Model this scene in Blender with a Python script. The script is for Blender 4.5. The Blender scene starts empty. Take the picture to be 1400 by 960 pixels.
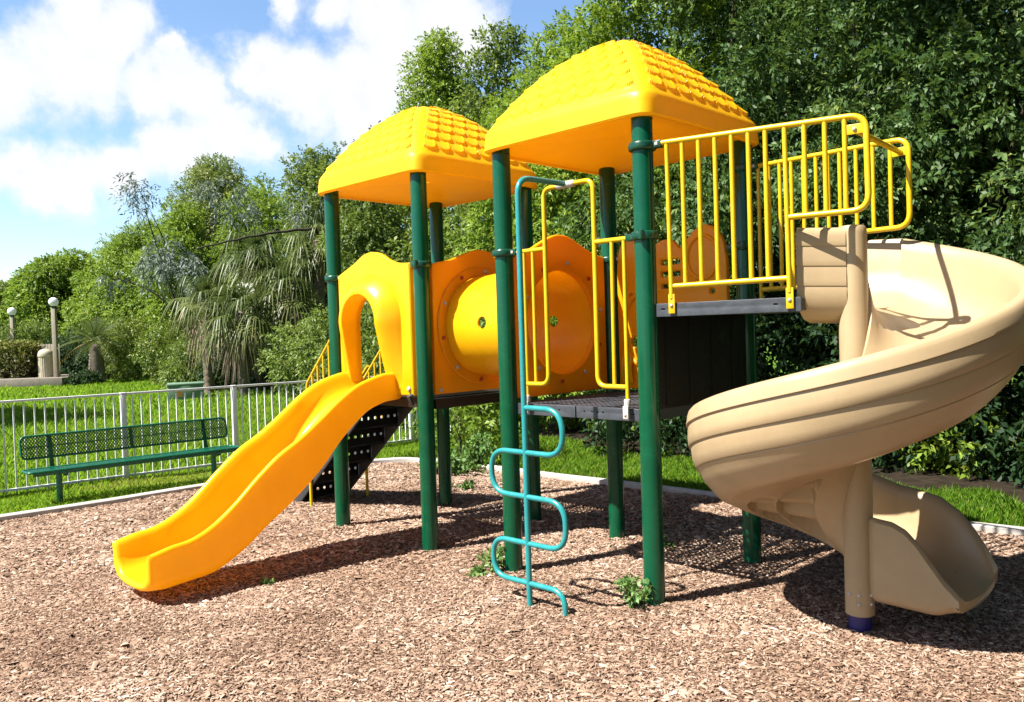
import bpy, bmesh, math, random
import numpy as np
from mathutils import Vector, Matrix, Euler
R = math.radians
random.seed(7)
rng = np.random.default_rng(11)
sc = bpy.context.scene
col = sc.collection

# ------------------------------------------------------------------ camera
CAM = Vector((6.3275, -4.2158, 1.7299))
CR = Vector((0.71381355, 0.69962024, -0.03165009))
CU = Vector((0.00669599, 0.0383728, 0.99924106))
CF = Vector((-0.70030378, 0.71348374, -0.02270637))
cd = bpy.data.cameras.new('camera')
cam = bpy.data.objects.new('camera', cd); col.objects.link(cam)
cd.sensor_fit = 'HORIZONTAL'; cd.sensor_width = 36.0; cd.lens = 36.0 * 1138.46 / 1400.0
cd.clip_start = 0.05; cd.clip_end = 2000
M = Matrix((CR, CU, -CF)).transposed().to_4x4(); M.translation = CAM
cam.matrix_world = M
sc.camera = cam

def far_pt(px, py, dist):
    """where a far thing stands: along the view bearing at a depth, used only to measure its place in the world"""
    d = CF + CR * ((px - 700) / 1138.46) - CU * ((py - 480) / 1138.46)
    return CAM + d * dist

def ground_at(px, dist):
    p = far_pt(px, 480, dist); return Vector((p.x, p.y, 0.0))

# ------------------------------------------------------------------ materials
def mat(name):
    m = bpy.data.materials.new(name); m.use_nodes = True
    nt = m.node_tree; nt.nodes.clear()
    out = nt.nodes.new('ShaderNodeOutputMaterial')
    return m, nt, out

def N(nt, t, **kw):
    n = nt.nodes.new(t)
    for k, v in kw.items():
        if k.startswith('i_'):
            n.inputs[int(k[2:])].default_value = v
        else: setattr(n, k, v)
    return n

def ramp(nt, fac, stops):
    r = nt.nodes.new('ShaderNodeValToRGB')
    els = r.color_ramp.elements
    while len(els) < len(stops): els.new(0.5)
    for e, (p, c) in zip(els, stops): e.position = p; e.color = (*c, 1)
    nt.links.new(fac, r.inputs[0]); return r

def paint(name, c, rough=0.35, var=0.12, scale=9.0, bump=0.02, spec=0.5, trans=0.0, coat=0.0, dirt=0.0, tcol=None, bscale=60.0):
    m, nt, out = mat(name)
    L = nt.links.new
    tc = N(nt, 'ShaderNodeTexCoord')
    n1 = N(nt, 'ShaderNodeTexNoise'); n1.inputs['Scale'].default_value = scale; n1.inputs['Detail'].default_value = 6; n1.inputs['Roughness'].default_value = .65
    L(tc.outputs['Object'], n1.inputs['Vector'])
    a = tuple(x * (1 - var) for x in c); b = tuple(min(1, x * (1 + var)) for x in c)
    r1 = ramp(nt, n1.outputs[0], [(0.3, a), (0.7, b)])
    colr = r1.outputs[0]
    if dirt:
        n3 = N(nt, 'ShaderNodeTexNoise'); n3.inputs['Scale'].default_value = 2.7; n3.inputs['Detail'].default_value = 10; n3.inputs['Roughness'].default_value = .75
        mp = N(nt, 'ShaderNodeMapping'); mp.inputs['Scale'].default_value = (3, 3, .7)
        L(tc.outputs['Object'], mp.inputs[0]); L(mp.outputs[0], n3.inputs['Vector'])
        r3 = ramp(nt, n3.outputs[0], [(0.56, (0, 0, 0)), (0.75, (1, 1, 1))])
        mm = N(nt, 'ShaderNodeMath', operation='MULTIPLY'); mm.inputs[1].default_value = dirt
        L(r3.outputs[0], mm.inputs[0])
        mx = N(nt, 'ShaderNodeMix', data_type='RGBA'); mx.inputs[7].default_value = (.13, .095, .06, 1)
        L(mm.outputs[0], mx.inputs[0]); L(colr, mx.inputs[6]); colr = mx.outputs[2]
    p = N(nt, 'ShaderNodeBsdfPrincipled')
    L(colr, p.inputs['Base Color'])
    p.inputs['Specular IOR Level'].default_value = spec
    if coat: p.inputs['Coat Weight'].default_value = coat; p.inputs['Coat Roughness'].default_value = .12
    n2 = N(nt, 'ShaderNodeTexNoise'); n2.inputs['Scale'].default_value = bscale; n2.inputs['Detail'].default_value = 4
    L(tc.outputs['Object'], n2.inputs['Vector'])
    rr = N(nt, 'ShaderNodeMapRange'); rr.inputs[1].default_value = .3; rr.inputs[2].default_value = .7
    rr.inputs[3].default_value = max(.02, rough - .09); rr.inputs[4].default_value = rough + .12
    L(n1.outputs[0], rr.inputs[0]); L(rr.outputs[0], p.inputs['Roughness'])
    if bump:
        bp = N(nt, 'ShaderNodeBump'); bp.inputs['Strength'].default_value = bump * 5; bp.inputs['Distance'].default_value = .004
        L(n2.outputs[0], bp.inputs['Height']); L(bp.outputs[0], p.inputs['Normal'])
    sh = p.outputs[0]
    if trans:
        t = N(nt, 'ShaderNodeBsdfTranslucent'); t.inputs[0].default_value = (*(tcol or c), 1)
        ms = N(nt, 'ShaderNodeMixShader'); ms.inputs[0].default_value = trans
        L(p.outputs[0], ms.inputs[1]); L(t.outputs[0], ms.inputs[2]); sh = ms.outputs[0]
    L(sh, out.inputs[0])
    return m

def leafmat(name, stops, rough=.45, trans=.25, tcol=(.25, .42, .05), spec=.45):
    m, nt, out = mat(name); L = nt.links.new
    at = N(nt, 'ShaderNodeAttribute', attribute_name='tint')
    r = ramp(nt, at.outputs['Fac'], stops)
    p = N(nt, 'ShaderNodeBsdfPrincipled'); L(r.outputs[0], p.inputs['Base Color'])
    p.inputs['Roughness'].default_value = rough; p.inputs['Specular IOR Level'].default_value = spec
    t = N(nt, 'ShaderNodeBsdfTranslucent')
    mx = N(nt, 'ShaderNodeMix', data_type='RGBA'); mx.inputs[0].default_value = .5; mx.inputs[7].default_value = (*tcol, 1)
    L(r.outputs[0], mx.inputs[6]); L(mx.outputs[2], t.inputs[0])
    ms = N(nt, 'ShaderNodeMixShader'); ms.inputs[0].default_value = trans
    L(p.outputs[0], ms.inputs[1]); L(t.outputs[0], ms.inputs[2]); L(ms.outputs[0], out.inputs[0])
    return m

MT = {}
MT['yellow_plastic'] = paint('yellow_plastic', (.93, .555, .007), .3, .09, 2.6, .012, .45, trans=.34, tcol=(1, .60, .012), dirt=.09)
MT['orange_plastic'] = paint('orange_plastic', (.92, .41, .004), .38, .08, 2.6, .012, .40, trans=.30, tcol=(1, .46, .008), dirt=.10)
MT['roof_plastic'] = paint('roof_plastic', (.93, .585, .009), .40, .07, 3, .012, .42, trans=.34, tcol=(1, .58, .012), dirt=.06)
MT['tan_plastic'] = paint('tan_plastic', (.40, .292, .165), .36, .06, 5, .012, .42, trans=.0, dirt=.16)
MT['yellow_steel'] = paint('yellow_steel', (.62, .40, .006), .30, .06, 20, .02, .5, dirt=.05)
MT['green_steel'] = paint('green_steel', (.001, .066, .028), .2, .12, 8, .008, .35, coat=.08, dirt=.07)
MT['clamp_green'] = paint('clamp_green', (.003, .05, .028), .28, .1, 25, .02, .5)
MT['teal_steel'] = paint('teal_steel', (.018, .23, .235), .28, .08, 14, .015, .5, coat=.2, dirt=.05)
MT['bench_green'] = paint('bench_green', (.004, .105, .055), .3, .12, 14, .02, .5)
MT['deck_brown'] = paint('deck_brown', (.022, .015, .012), .5, .2, 18, .06, .4, dirt=.15)
MT['deck_grey'] = paint('deck_grey', (.048, .053, .062), .45, .2, 16, .05, .45, dirt=.12)
MT['black_coat'] = paint('black_coat', (.004, .004, .004), .55, .2, 16, .05, .25)
MT['stair_grey'] = paint('stair_grey', (.045, .047, .05), .5, .15, 14, .05, .4)
MT['white_cap'] = paint('white_cap', (.5, .45, .40), .4, .08, 30, .01)
MT['red_cap'] = paint('red_cap', (.42, .045, .012), .4, .08, 30, .01)
MT['bolt_steel'] = paint('bolt_steel', (.42, .38, .34), .35, .2, 60, .02, .7)
MT['blue_steel'] = paint('blue_steel', (.018, .015, .12), .45, .2, 20, .03)
MT['fence_white'] = paint('fence_white', (.84, .84, .83), .42, .05, 12, .015, dirt=.06)
MT['kerb_white'] = paint('kerb_white', (.40, .375, .35), .75, .14, 8, .1, .25, dirt=.35, bscale=40)
MT['concrete'] = paint('concrete', (.21, .18, .15), .8, .18, 5, .15, .25, dirt=.5, bscale=20)
MT['cream_metal'] = paint('cream_metal', (.42, .37, .27), .5, .1, 6, .03, dirt=.15)
MT['post_beige'] = paint('post_beige', (.30, .25, .19), .6, .12, 8, .05, dirt=.2)
MT['globe'] = paint('globe', (.85, .85, .83), .25, .02, 3, 0, .5, trans=.25, tcol=(.9, .9, .9))
MT['utility_green'] = paint('utility_green', (.13, .22, .15), .5, .12, 6, .03, dirt=.10)
MT['orange_sticker'] = paint('orange_sticker', (.85, .30, .06), .5, .05, 30, 0)
MT['bark'] = paint('bark', (.05, .038, .028), .9, .4, 9, .3, .15, bscale=30)
MT['palm_bark'] = paint('palm_bark', (.17, .135, .105), .95, .4, 14, .35, .1, bscale=22)
MT['stem'] = paint('stem', (.09, .12, .035), .7, .3, 20, .05, .3)
MT['branch'] = paint('branch', (.04, .035, .025), .85, .3, 14, .2, .2)

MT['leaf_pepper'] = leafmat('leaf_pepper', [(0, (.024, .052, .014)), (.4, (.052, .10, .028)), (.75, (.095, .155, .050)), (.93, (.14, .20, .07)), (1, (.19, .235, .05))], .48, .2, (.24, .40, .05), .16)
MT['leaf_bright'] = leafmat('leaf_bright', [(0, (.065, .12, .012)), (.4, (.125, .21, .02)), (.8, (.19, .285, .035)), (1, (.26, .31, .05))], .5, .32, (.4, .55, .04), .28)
MT['leaf_mid'] = leafmat('leaf_mid', [(0, (.06, .10, .018)), (.5, (.12, .175, .035)), (1, (.19, .24, .055))], .5, .28, (.33, .45, .05), .28)
MT['leaf_olive'] = leafmat('leaf_olive', [(0, (.085, .12, .03)), (.5, (.17, .21, .05)), (1, (.28, .27, .07))], .5, .24)
MT['leaf_yellow'] = leafmat('leaf_yellow', [(0, (.07, .105, .014)), (.5, (.15, .20, .022)), (1, (.30, .30, .035))], .5, .25)
MT['leaf_silver'] = leafmat('leaf_silver', [(0, (.075, .105, .085)), (.5, (.135, .17, .145)), (1, (.22, .26, .235))], .5, .15, (.3, .38, .25), .3)
MT['leaf_dark'] = leafmat('leaf_dark', [(0, (.010, .026, .009)), (.6, (.022, .052, .018)), (1, (.05, .09, .032))], .5, .12, (.2, .34, .05), .15)  # dark tone also stands in for shade on the low shrubs
MT['leaf_weed'] = leafmat('leaf_weed', [(0, (.06, .14, .035)), (.6, (.12, .23, .06)), (1, (.2, .3, .08))], .5, .25)
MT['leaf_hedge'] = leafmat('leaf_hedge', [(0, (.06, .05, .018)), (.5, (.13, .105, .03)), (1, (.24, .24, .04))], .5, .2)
MT['frond'] = leafmat('frond', [(0, (.045, .07, .016)), (.5, (.105, .135, .035)), (.8, (.18, .20, .07)), (.93, (.30, .25, .09)), (1, (.36, .17, .05))], .45, .2, (.26, .34, .07), .3)
MT['frond_dead'] = leafmat('frond_dead', [(0, (.16, .11, .075)), (.5, (.27, .19, .135)), (1, (.38, .29, .22))], .7, .15, (.3, .2, .1))
MT['blade'] = leafmat('blade', [(0, (.085, .19, .014)), (.45, (.15, .30, .018)), (.85, (.24, .38, .03)), (.97, (.34, .36, .07)), (1, (.38, .31, .14))], .5, .42, (.42, .62, .04), .25)
MT['chip'] = leafmat('chip', [(0, (.095, .055, .037)), (.25, (.20, .124, .083)), (.55, (.315, .212, .150)), (.85, (.445, .33, .255)), (1, (.60, .50, .42))], .85, .0, spec=.12)

# ground materials
def lawn_mat():
    m, nt, out = mat('lawn_ground'); L = nt.links.new
    tc = N(nt, 'ShaderNodeTexCoord')
    a = N(nt, 'ShaderNodeTexNoise'); a.inputs['Scale'].default_value = .55; a.inputs['Detail'].default_value = 8; a.inputs['Roughness'].default_value = .7
    b = N(nt, 'ShaderNodeTexNoise'); b.inputs['Scale'].default_value = 38; b.inputs['Detail'].default_value = 5; b.inputs['Roughness'].default_value = .7
    L(tc.outputs['Object'], a.inputs[0]); L(tc.outputs['Object'], b.inputs[0])
    ra = ramp(nt, a.outputs[0], [(.3, (.07, .17, .008)), (.55, (.10, .21, .012)), (.75, (.15, .23, .02))])
    rb = ramp(nt, b.outputs[0], [(.3, (.35, .4, .35)), (.65, (1.15, 1.1, 1.0))])
    mx = N(nt, 'ShaderNodeMix', data_type='RGBA', blend_type='MULTIPLY'); mx.inputs[0].default_value = 1
    L(ra.outputs[0], mx.inputs[6]); L(rb.outputs[0], mx.inputs[7])
    p = N(nt, 'ShaderNodeBsdfPrincipled'); p.inputs['Roughness'].default_value = .8; p.inputs['Specular IOR Level'].default_value = .15
    L(mx.outputs[2], p.inputs['Base Color'])
    bp = N(nt, 'ShaderNodeBump'); bp.inputs['Strength'].default_value = .9; bp.inputs['Distance'].default_value = .05
    L(b.outputs[0], bp.inputs['Height']); L(bp.outputs[0], p.inputs['Normal']); L(p.outputs[0], out.inputs[0])
    return m
def mulch_mat():
    m, nt, out = mat('mulch_ground'); L = nt.links.new
    tc = N(nt, 'ShaderNodeTexCoord')
    v = N(nt, 'ShaderNodeTexVoronoi'); v.inputs['Scale'].default_value = 42
    mp = N(nt, 'ShaderNodeMapping'); mp.inputs['Rotation'].default_value = (0, 0, .6); mp.inputs['Scale'].default_value = (1, 1.9, 1)
    nz = N(nt, 'ShaderNodeTexNoise'); nz.inputs['Scale'].default_value = 9; nz.inputs['Detail'].default_value = 6
    L(tc.outputs['Object'], mp.inputs[0]); L(tc.outputs['Object'], nz.inputs[0])
    ad = N(nt, 'ShaderNodeMix', data_type='RGBA'); ad.inputs[0].default_value = .06
    L(mp.outputs[0], ad.inputs[6]); L(nz.outputs[1], ad.inputs[7]); L(ad.outputs[2], v.inputs['Vector'])
    r = ramp(nt, v.outputs['Color'], [(0, (.05, .027, .017)), (.4, (.13, .076, .049)), (.75, (.23, .145, .097)), (1, (.34, .245, .18))])
    p = N(nt, 'ShaderNodeBsdfPrincipled'); p.inputs['Roughness'].default_value = .85; p.inputs['Specular IOR Level'].default_value = .15
    L(r.outputs[0], p.inputs['Base Color'])
    bp = N(nt, 'ShaderNodeBump'); bp.inputs['Strength'].default_value = 1; bp.inputs['Distance'].default_value = .02
    L(v.outputs['Distance'], bp.inputs['Height']); bp.invert = True
    L(bp.outputs[0], p.inputs['Normal']); L(p.outputs[0], out.inputs[0])
    return m
MT['soil'] = paint('soil', (.024, .018, .012), .95, .5, 6, .3, .1, bscale=14)  # darkened to stand in for the shade beneath the trees
MT['lawn'] = lawn_mat(); MT['mulch'] = mulch_mat()

# ------------------------------------------------------------------ object helpers
def tag(o, label=None, cat=None, group=None, kind=None):
    if label: o['label'] = label
    if cat: o['category'] = cat
    if group: o['group'] = group
    if kind: o['kind'] = kind
    return o

def empty(name, loc, label=None, cat=None, group=None):
    o = bpy.data.objects.new(name, None); col.objects.link(o)
    o.location = loc; o.empty_display_size = .1
    return tag(o, label, cat, group)

def link(name, me, parent=None, local=False):
    o = bpy.data.objects.new(name, me); col.objects.link(o)
    if parent is not None:
        o.parent = parent
        if not local:
            p = parent; off = Vector((0, 0, 0))
            while p is not None:
                off += p.location; p = p.parent
            o.location = -off
    return o

class MB:
    def __init__(s): s.v = []; s.f = []
    def add(s, vs, fs):
        n = len(s.v); s.v += [tuple(v) for v in vs]; s.f += [tuple(i + n for i in f) for f in fs]; return s
    def box(s, a, b):
        x0, y0, z0 = a; x1, y1, z1 = b
        vs = [(x0, y0, z0), (x1, y0, z0), (x1, y1, z0), (x0, y1, z0), (x0, y0, z1), (x1, y0, z1), (x1, y1, z1), (x0, y1, z1)]
        return s.add(vs, [(0, 3, 2, 1), (4, 5, 6, 7), (0, 1, 5, 4), (1, 2, 6, 5), (2, 3, 7, 6), (3, 0, 4, 7)])
    def obox(s, c, ux, uy, uz, hx, hy, hz):
        c = Vector(c); ux = Vector(ux).normalized() * hx; uy = Vector(uy).normalized() * hy; uz = Vector(uz).normalized() * hz
        vs = [c + ux * a + uy * b + uz * d for d in (-1, 1) for a, b in ((-1, -1), (1, -1), (1, 1), (-1, 1))]
        return s.add(vs, [(0, 3, 2, 1), (4, 5, 6, 7), (0, 1, 5, 4), (1, 2, 6, 5), (2, 3, 7, 6), (3, 0, 4, 7)])
    def tube(s, pts, r, seg=14, caps=True):
        pts = [Vector(p) for p in pts]; n = len(pts)
        rs = r if isinstance(r, (list, tuple)) else [r] * n
        T = []
        for i in range(n):
            a = pts[max(0, i - 1)]; b = pts[min(n - 1, i + 1)]; T.append((b - a).normalized())
        up = Vector((0, 0, 1)) if abs(T[0].z) < .9 else Vector((1, 0, 0))
        nrm = (up - T[0] * up.dot(T[0])).normalized()
        vs = []
        for i in range(n):
            nrm = (nrm - T[i] * nrm.dot(T[i])).normalized(); bn = T[i].cross(nrm)
            for k in range(seg):
                a = 2 * math.pi * k / seg
                vs.append(pts[i] + (nrm * math.cos(a) + bn * math.sin(a)) * rs[i])
        fs = []
        for i in range(n - 1):
            for k in range(seg):
                k2 = (k + 1) % seg
                fs.append((i * seg + k, i * seg + k2, (i + 1) * seg + k2, (i + 1) * seg + k))
        if caps:
            fs.append(tuple(range(seg - 1, -1, -1))); fs.append(tuple((n - 1) * seg + k for k in range(seg)))
        return s.add(vs, fs)
    def lathe(s, prof, c, axis='z', seg=24, caps=True):
        c = Vector(c); vs = []; m = len(prof)
        for (r, h) in prof:
            for k in range(seg):
                a = 2 * math.pi * k / seg; x = r * math.cos(a); y = r * math.sin(a)
                p = {'z': (x, y, h), 'x': (h, x, y), 'y': (y, h, x), '-y': (x, -h, y)}[axis]
                vs.append(c + Vector(p))
        fs = []
        for i in range(m - 1):
            for k in range(seg):
                k2 = (k + 1) % seg
                fs.append((i * seg + k, i * seg + k2, (i + 1) * seg + k2, (i + 1) * seg + k))
        if caps:
            fs.append(tuple(range(seg - 1, -1, -1))); fs.append(tuple((m - 1) * seg + k for k in range(seg)))
        return s.add(vs, fs)
    def grid(s, rows, closed_u=False, closed_v=False):
        """rows: list of rings of points"""
        n = len(rows); m = len(rows[0]); vs = [p for r in rows for p in r]; fs = []
        for i in range(n if closed_v else n - 1):
            i2 = (i + 1) % n
            for k in range(m if closed_u else m - 1):
                k2 = (k + 1) % m
                fs.append((i * m + k, i * m + k2, i2 * m + k2, i2 * m + k))
        return s.add(vs, fs)
    def build(s, name, m, parent=None, smooth=None, bevel=0, local=False):
        me = bpy.data.meshes.new(name); me.from_pydata(s.v, [], s.f); me.materials.append(MT[m])
        if bevel or smooth is not None:
            bm = bmesh.new(); bm.from_mesh(me)
            bmesh.ops.recalc_face_normals(bm, faces=bm.faces)
            if bevel:
                es = [e for e in bm.edges if len(e.link_faces) == 2 and e.calc_face_angle(0) > .6]
                bmesh.ops.bevel(bm, geom=es, offset=bevel, segments=2, affect='EDGES', profile=.5, clamp_overlap=True)
            bm.to_mesh(me); bm.free()
            ang = R(smooth if smooth is not None else 35)
            me.shade_smooth(); me.set_sharp_from_angle(angle=ang)
        return link(name, me, parent, local)

def bend(pts, rad=.06, n=6):
    """round the corners of a polyline"""
    pts = [Vector(p) for p in pts]; out = [pts[0]]
    for i in range(1, len(pts) - 1):
        a, b, c = pts[i - 1], pts[i], pts[i + 1]
        d1 = (a - b); d2 = (c - b); r = min(rad, d1.length * .49, d2.length * .49)
        p = b + d1.normalized() * r; q = b + d2.normalized() * r
        for k in range(n + 1):
            t = k / n; out.append(p * (1 - t) ** 2 + b * 2 * t * (1 - t) + q * t * t)
    out.append(pts[-1]); return out

def curve_panel(name, loops, thick, bev, m, parent, frame, res=1):
    """flat moulded panel with rounded edges and real holes; loops are 2-D outlines, frame = (origin, ux, uy, un)"""
    cu = bpy.data.curves.new(name, 'CURVE'); cu.dimensions = '2D'; cu.fill_mode = 'BOTH'
    cu.extrude = thick / 2 - bev; cu.bevel_depth = bev; cu.bevel_resolution = 2; cu.offset = -bev
    for lp in loops:
        sp = cu.splines.new('POLY'); sp.points.add(len(lp) - 1)
        for p, (x, y) in zip(sp.points, lp): p.co = (x, y, 0, 1)
        sp.use_cyclic_u = True
    tmp = bpy.data.objects.new('tmp', cu); col.objects.link(tmp)
    dg = bpy.context.evaluated_depsgraph_get(); dg.update()
    me = bpy.data.meshes.new_from_object(tmp.evaluated_get(dg))
    bpy.data.objects.remove(tmp); bpy.data.curves.remove(cu)
    o, ux, uy, un = [Vector(x) for x in frame]
    X = Matrix((ux, uy, un)).transposed().to_4x4(); X.translation = o
    me.transform(X); me.materials.clear(); me.materials.append(MT[m]); me.name = name
    bm = bmesh.new(); bm.from_mesh(me); bmesh.ops.remove_doubles(bm, verts=bm.verts, dist=1e-5)
    bmesh.ops.recalc_face_normals(bm, faces=bm.faces); bm.to_mesh(me); bm.free()
    me.shade_smooth(); me.set_sharp_from_angle(angle=R(40))
    return link(name, me, parent)

def spline(pts, n=8, closed=False):
    """catmull-rom through 2-D points"""
    P = [np.array(p, float) for p in pts]; out = []; m = len(P)
    for i in range(m if closed else m - 1):
        g = (lambda j: P[j % m]) if closed else (lambda j: P[min(max(j, 0), m - 1)])
        a, b, c, d = g(i - 1), g(i), g(i + 1), g(i + 2)
        for k in range(n):
            t = k / n
            out.append(tuple(.5 * ((2 * b) + (-a + c) * t + (2 * a - 5 * b + 4 * c - d) * t * t + (-a + 3 * b - 3 * c + d) * t ** 3)))
    if not closed: out.append(tuple(P[-1]))
    return out

def circle(cx, cy, r, n=40, ry=None):
    ry = ry or r
    return [(cx + r * math.cos(2 * math.pi * k / n), cy + ry * math.sin(2 * math.pi * k / n)) for k in range(n)]

def rrect(x0, y0, x1, y1, r, n=4):
    o = []
    for cx, cy, a0 in ((x1 - r, y1 - r, 0), (x0 + r, y1 - r, 90), (x0 + r, y0 + r, 180), (x1 - r, y0 + r, 270)):
        for k in range(n + 1):
            a = R(a0 + 90 * k / n); o.append((cx + r * math.cos(a), cy + r * math.sin(a)))
    return o

def np_mesh(name, V, F, m, tint=None, parent=None, local=True, smooth=False):
    """V (n,3) float, F (k,3|4) int"""
    me = bpy.data.meshes.new(name); V = np.asarray(V, np.float32); F = np.asarray(F, np.int32)
    k = F.shape[1]
    me.vertices.add(len(V)); me.vertices.foreach_set('co', V.ravel())
    me.loops.add(F.size); me.loops.foreach_set('vertex_index', F.ravel())
    me.polygons.add(len(F)); me.polygons.foreach_set('loop_start', np.arange(0, F.size, k, dtype=np.int32))
    if tint is not None:
        at = me.attributes.new('tint', 'FLOAT', 'POINT'); at.data.foreach_set('value', np.asarray(tint, np.float32))
    me.materials.append(MT[m]); me.update(calc_edges=True)
    if smooth: me.shade_smooth()
    return link(name, me, parent, local)

# ================================================================== THE PLAY STRUCTURE
W, G = 1.2137, .9270
XE, XF, XA, XB = 0, W, W + G, 2 * W + G
YB = 1.2157
PS = empty('play_structure', (1.7, .6, 0), 'yellow, orange and green climbing set with two shingled roofs and a tan spiral slide', 'play structure')

def bolt(x, y, z, axis, r, m, parent, name='bolt_cap', h=.014):
    s = -1 if axis.startswith('-') else 1
    ax = axis.lstrip('-')
    pr = [(r, 0), (r, h * .45), (r * .8, h * .8), (r * .4, h), (.0005, h * 1.03)]
    pr = [(a, b * s) for a, b in pr]
    return MB().lathe(pr, (x, y, z), ax, 12).build(name, m, parent, smooth=50)

# ---- posts with clamps
def post(x, y, clamps, label=None):
    b = MB().lathe([(.064, -.08), (.065, -.05), (.065, 3.02), (.063, 3.035)], (x, y, 0), 'z', 28)
    p = b.build('post', 'green_steel', PS, smooth=40)
    if label: p['label'] = label
    for z, dx, dy in clamps:
        m = MB()
        m.lathe([(.0655, -.026), (.078, -.026), (.085, -.018), (.087, 0), (.085, .018), (.078, .026), (.0655, .026)], (x, y, z), 'z', 28, caps=False)
        d = Vector((dx, dy, 0)).normalized(); n = Vector((-d.y, d.x, 0))
        m.obox(Vector((x, y, z)) + d * .098, d, n, (0, 0, 1), .034, .024, .021)
        m.lathe([(.017, -.03), (.019, -.024), (.019, .024), (.017, .03)], Vector((x, y, z)) - d * .03 + n * .08, 'z', 10)
        c = m.build('clamp', 'clamp_green', p, bevel=.004)
        MB().obox(Vector((x, y, z)) + d * .105 - n * .026, d, n, (0, 0, 1), .010, .004, .010).build('clamp_bolt', 'bolt_steel', p, bevel=.002)
    return p
post(XE, 0, [(2.255, 1, 0)])
post(XF, 0, [(2.285, -1, 0)])
post(XA, 0, [(2.29, 1, 0)])
post(XB, 0, [(2.29, -1, 0), (2.83, 1, .15)])
post(XB, YB, [(2.29, -1, 0), (2.84, 1, -.1)], 'green post at the back below the high deck')
post(XA, YB, [(2.29, 1, 0)])
post(XE, YB, [(2.26, 0, -1)])
post(XF, YB, [(2.29, 0, -1)])

# ---- roofs
def roof(cx, cy, z0, label):
    h = .728; band = .142; H = .595; pw = 13
    per = []
    K = 190
    for side in range(4):
        for k in range(K):
            q = -1 + 2 * k / K
            per.append([(q, -1), (1, q), (-q, 1), (-1, -q)][side])
    def pn(a, b):
        n = (abs(a) ** pw + abs(b) ** pw) ** (1 / pw); return a / n, b / n
    per = [pn(a, b) for a, b in per]
    rows = []
    def zt(t): return band + H * (1 - (1 - t) ** 1.88)
    # rolled-in lower lip and band
    for s, z in ((.93, .010), (.95, .0), (.985, .0), (1.0, .012), (.997, .045), (.99, .095), (.985, .128), (.978, band - .002)):
        rows.append([(cx + a * h * s, cy + b * h * s, z0 + z) for a, b in per])
    NR = 190
    sl = .118; sw = .150; D = .018
    for i in range(1, NR + 1):
        t = i / NR * .985; m = (1 - t) * .978
        ring = []
        # arc length up the slope
        s = sum(math.hypot(h / 40 * t, zt((k + 1) / 40 * t) - zt(k / 40 * t)) for k in range(40))
        for j, (a, b) in enumerate(per):
            side = j // K
            u = ((a, b, -a, -b)[side]) * h * m
            edge = h * m - abs(u)
            z = zt(t); d = 0
            if edge > .075 and .05 < s < .93:
                v = (s - .055) / sl; best = None
                for k in (int(math.floor(v)), int(math.floor(v)) - 1):
                    uo = u / sw + (.5 if k % 2 else 0)
                    c = uo - math.floor(uo) - .5
                    bnd = k + .62 * (1 - math.sqrt(max(0, 1 - min(1, (2.0 * c) ** 2)))) 
                    # scallop hangs lowest in its middle
                    if v >= bnd: best = (v - bnd); break
                if best is not None:
                    d = D * max(0, 1 - best / 1.05)
                d *= min(1, (edge - .075) / .012)
            ring.append((cx + a * h * m * (1 + d * .6), cy + b * h * m * (1 + d * .6), z0 + z + d))
        rows.append(ring)
    mb = MB().grid(rows, closed_u=True)
    n = len(mb.v); last = len(rows) - 1; M4 = 4 * K
    mb.v.append((cx, cy, z0 + zt(1)))
    for k in range(M4): mb.f.append((last * M4 + k, last * M4 + (k + 1) % M4, n))
    o = mb.build('roof', 'roof_plastic', PS, smooth=30)
    o['label'] = label
    rows = []
    for s_, z_ in ((.95, .004), (.90, .030), (.6, .052), (.3, .072), (.02, .085)):
        rows.append([(cx + a * h * s_, cy + b * h * s_, z0 + z_) for a, b in per[::8]])
    MB().grid(rows, closed_u=True).build('ceiling', 'roof_plastic', o, smooth=60)
    for sx, sy in ((-1, -1), (1, -1), (1, 1), (-1, 1)):
        MB().box((cx + sx * .607 - .02 - .05, cy + sy * .607 - .02, z0 - .012), (cx + sx * .607 + .02 + .05, cy + sy * .607 + .02, z0 - .004)).build('roof_bracket', 'clamp_green', o, bevel=.002)
    return o
roof((XE + XF) / 2, YB / 2, 3.0, 'smaller looking yellow shingled roof over the tower with the wavy slide')
roof((XA + XB) / 2, YB / 2, 3.0, 'yellow shingled roof over the tower with the climbing pole')

# ---- decks
def perf(mb, x0, y0, x1, y1, z, nx, ny, hole, depth=.012):
    dx, dy = (x1 - x0) / nx, (y1 - y0) / ny
    oc = [(-1, -1), (0, -1), (1, -1), (1, 0), (1, 1), (0, 1), (-1, 1), (-1, 0)]
    for i in range(nx):
        for j in range(ny):
            cx, cy = x0 + dx * (i + .5), y0 + dy * (j + .5)
            vs = [(cx + a * dx / 2, cy + b * dy / 2, z) for a, b in oc]
            inn = [(cx + hole * dx / 2 * math.cos(R(225 + 45 * k)), cy + hole * dy / 2 * math.sin(R(225 + 45 * k))) for k in range(8)]
            vs += [(a, b, z) for a, b in inn] + [(a, b, z - depth) for a, b in inn]
            fs = []
            for k in range(8):
                k2 = (k + 1) % 8
                fs += [(k, k2, 8 + k2, 8 + k), (8 + k, 8 + k2, 16 + k2, 16 + k)]
            mb.add(vs, fs)

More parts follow.
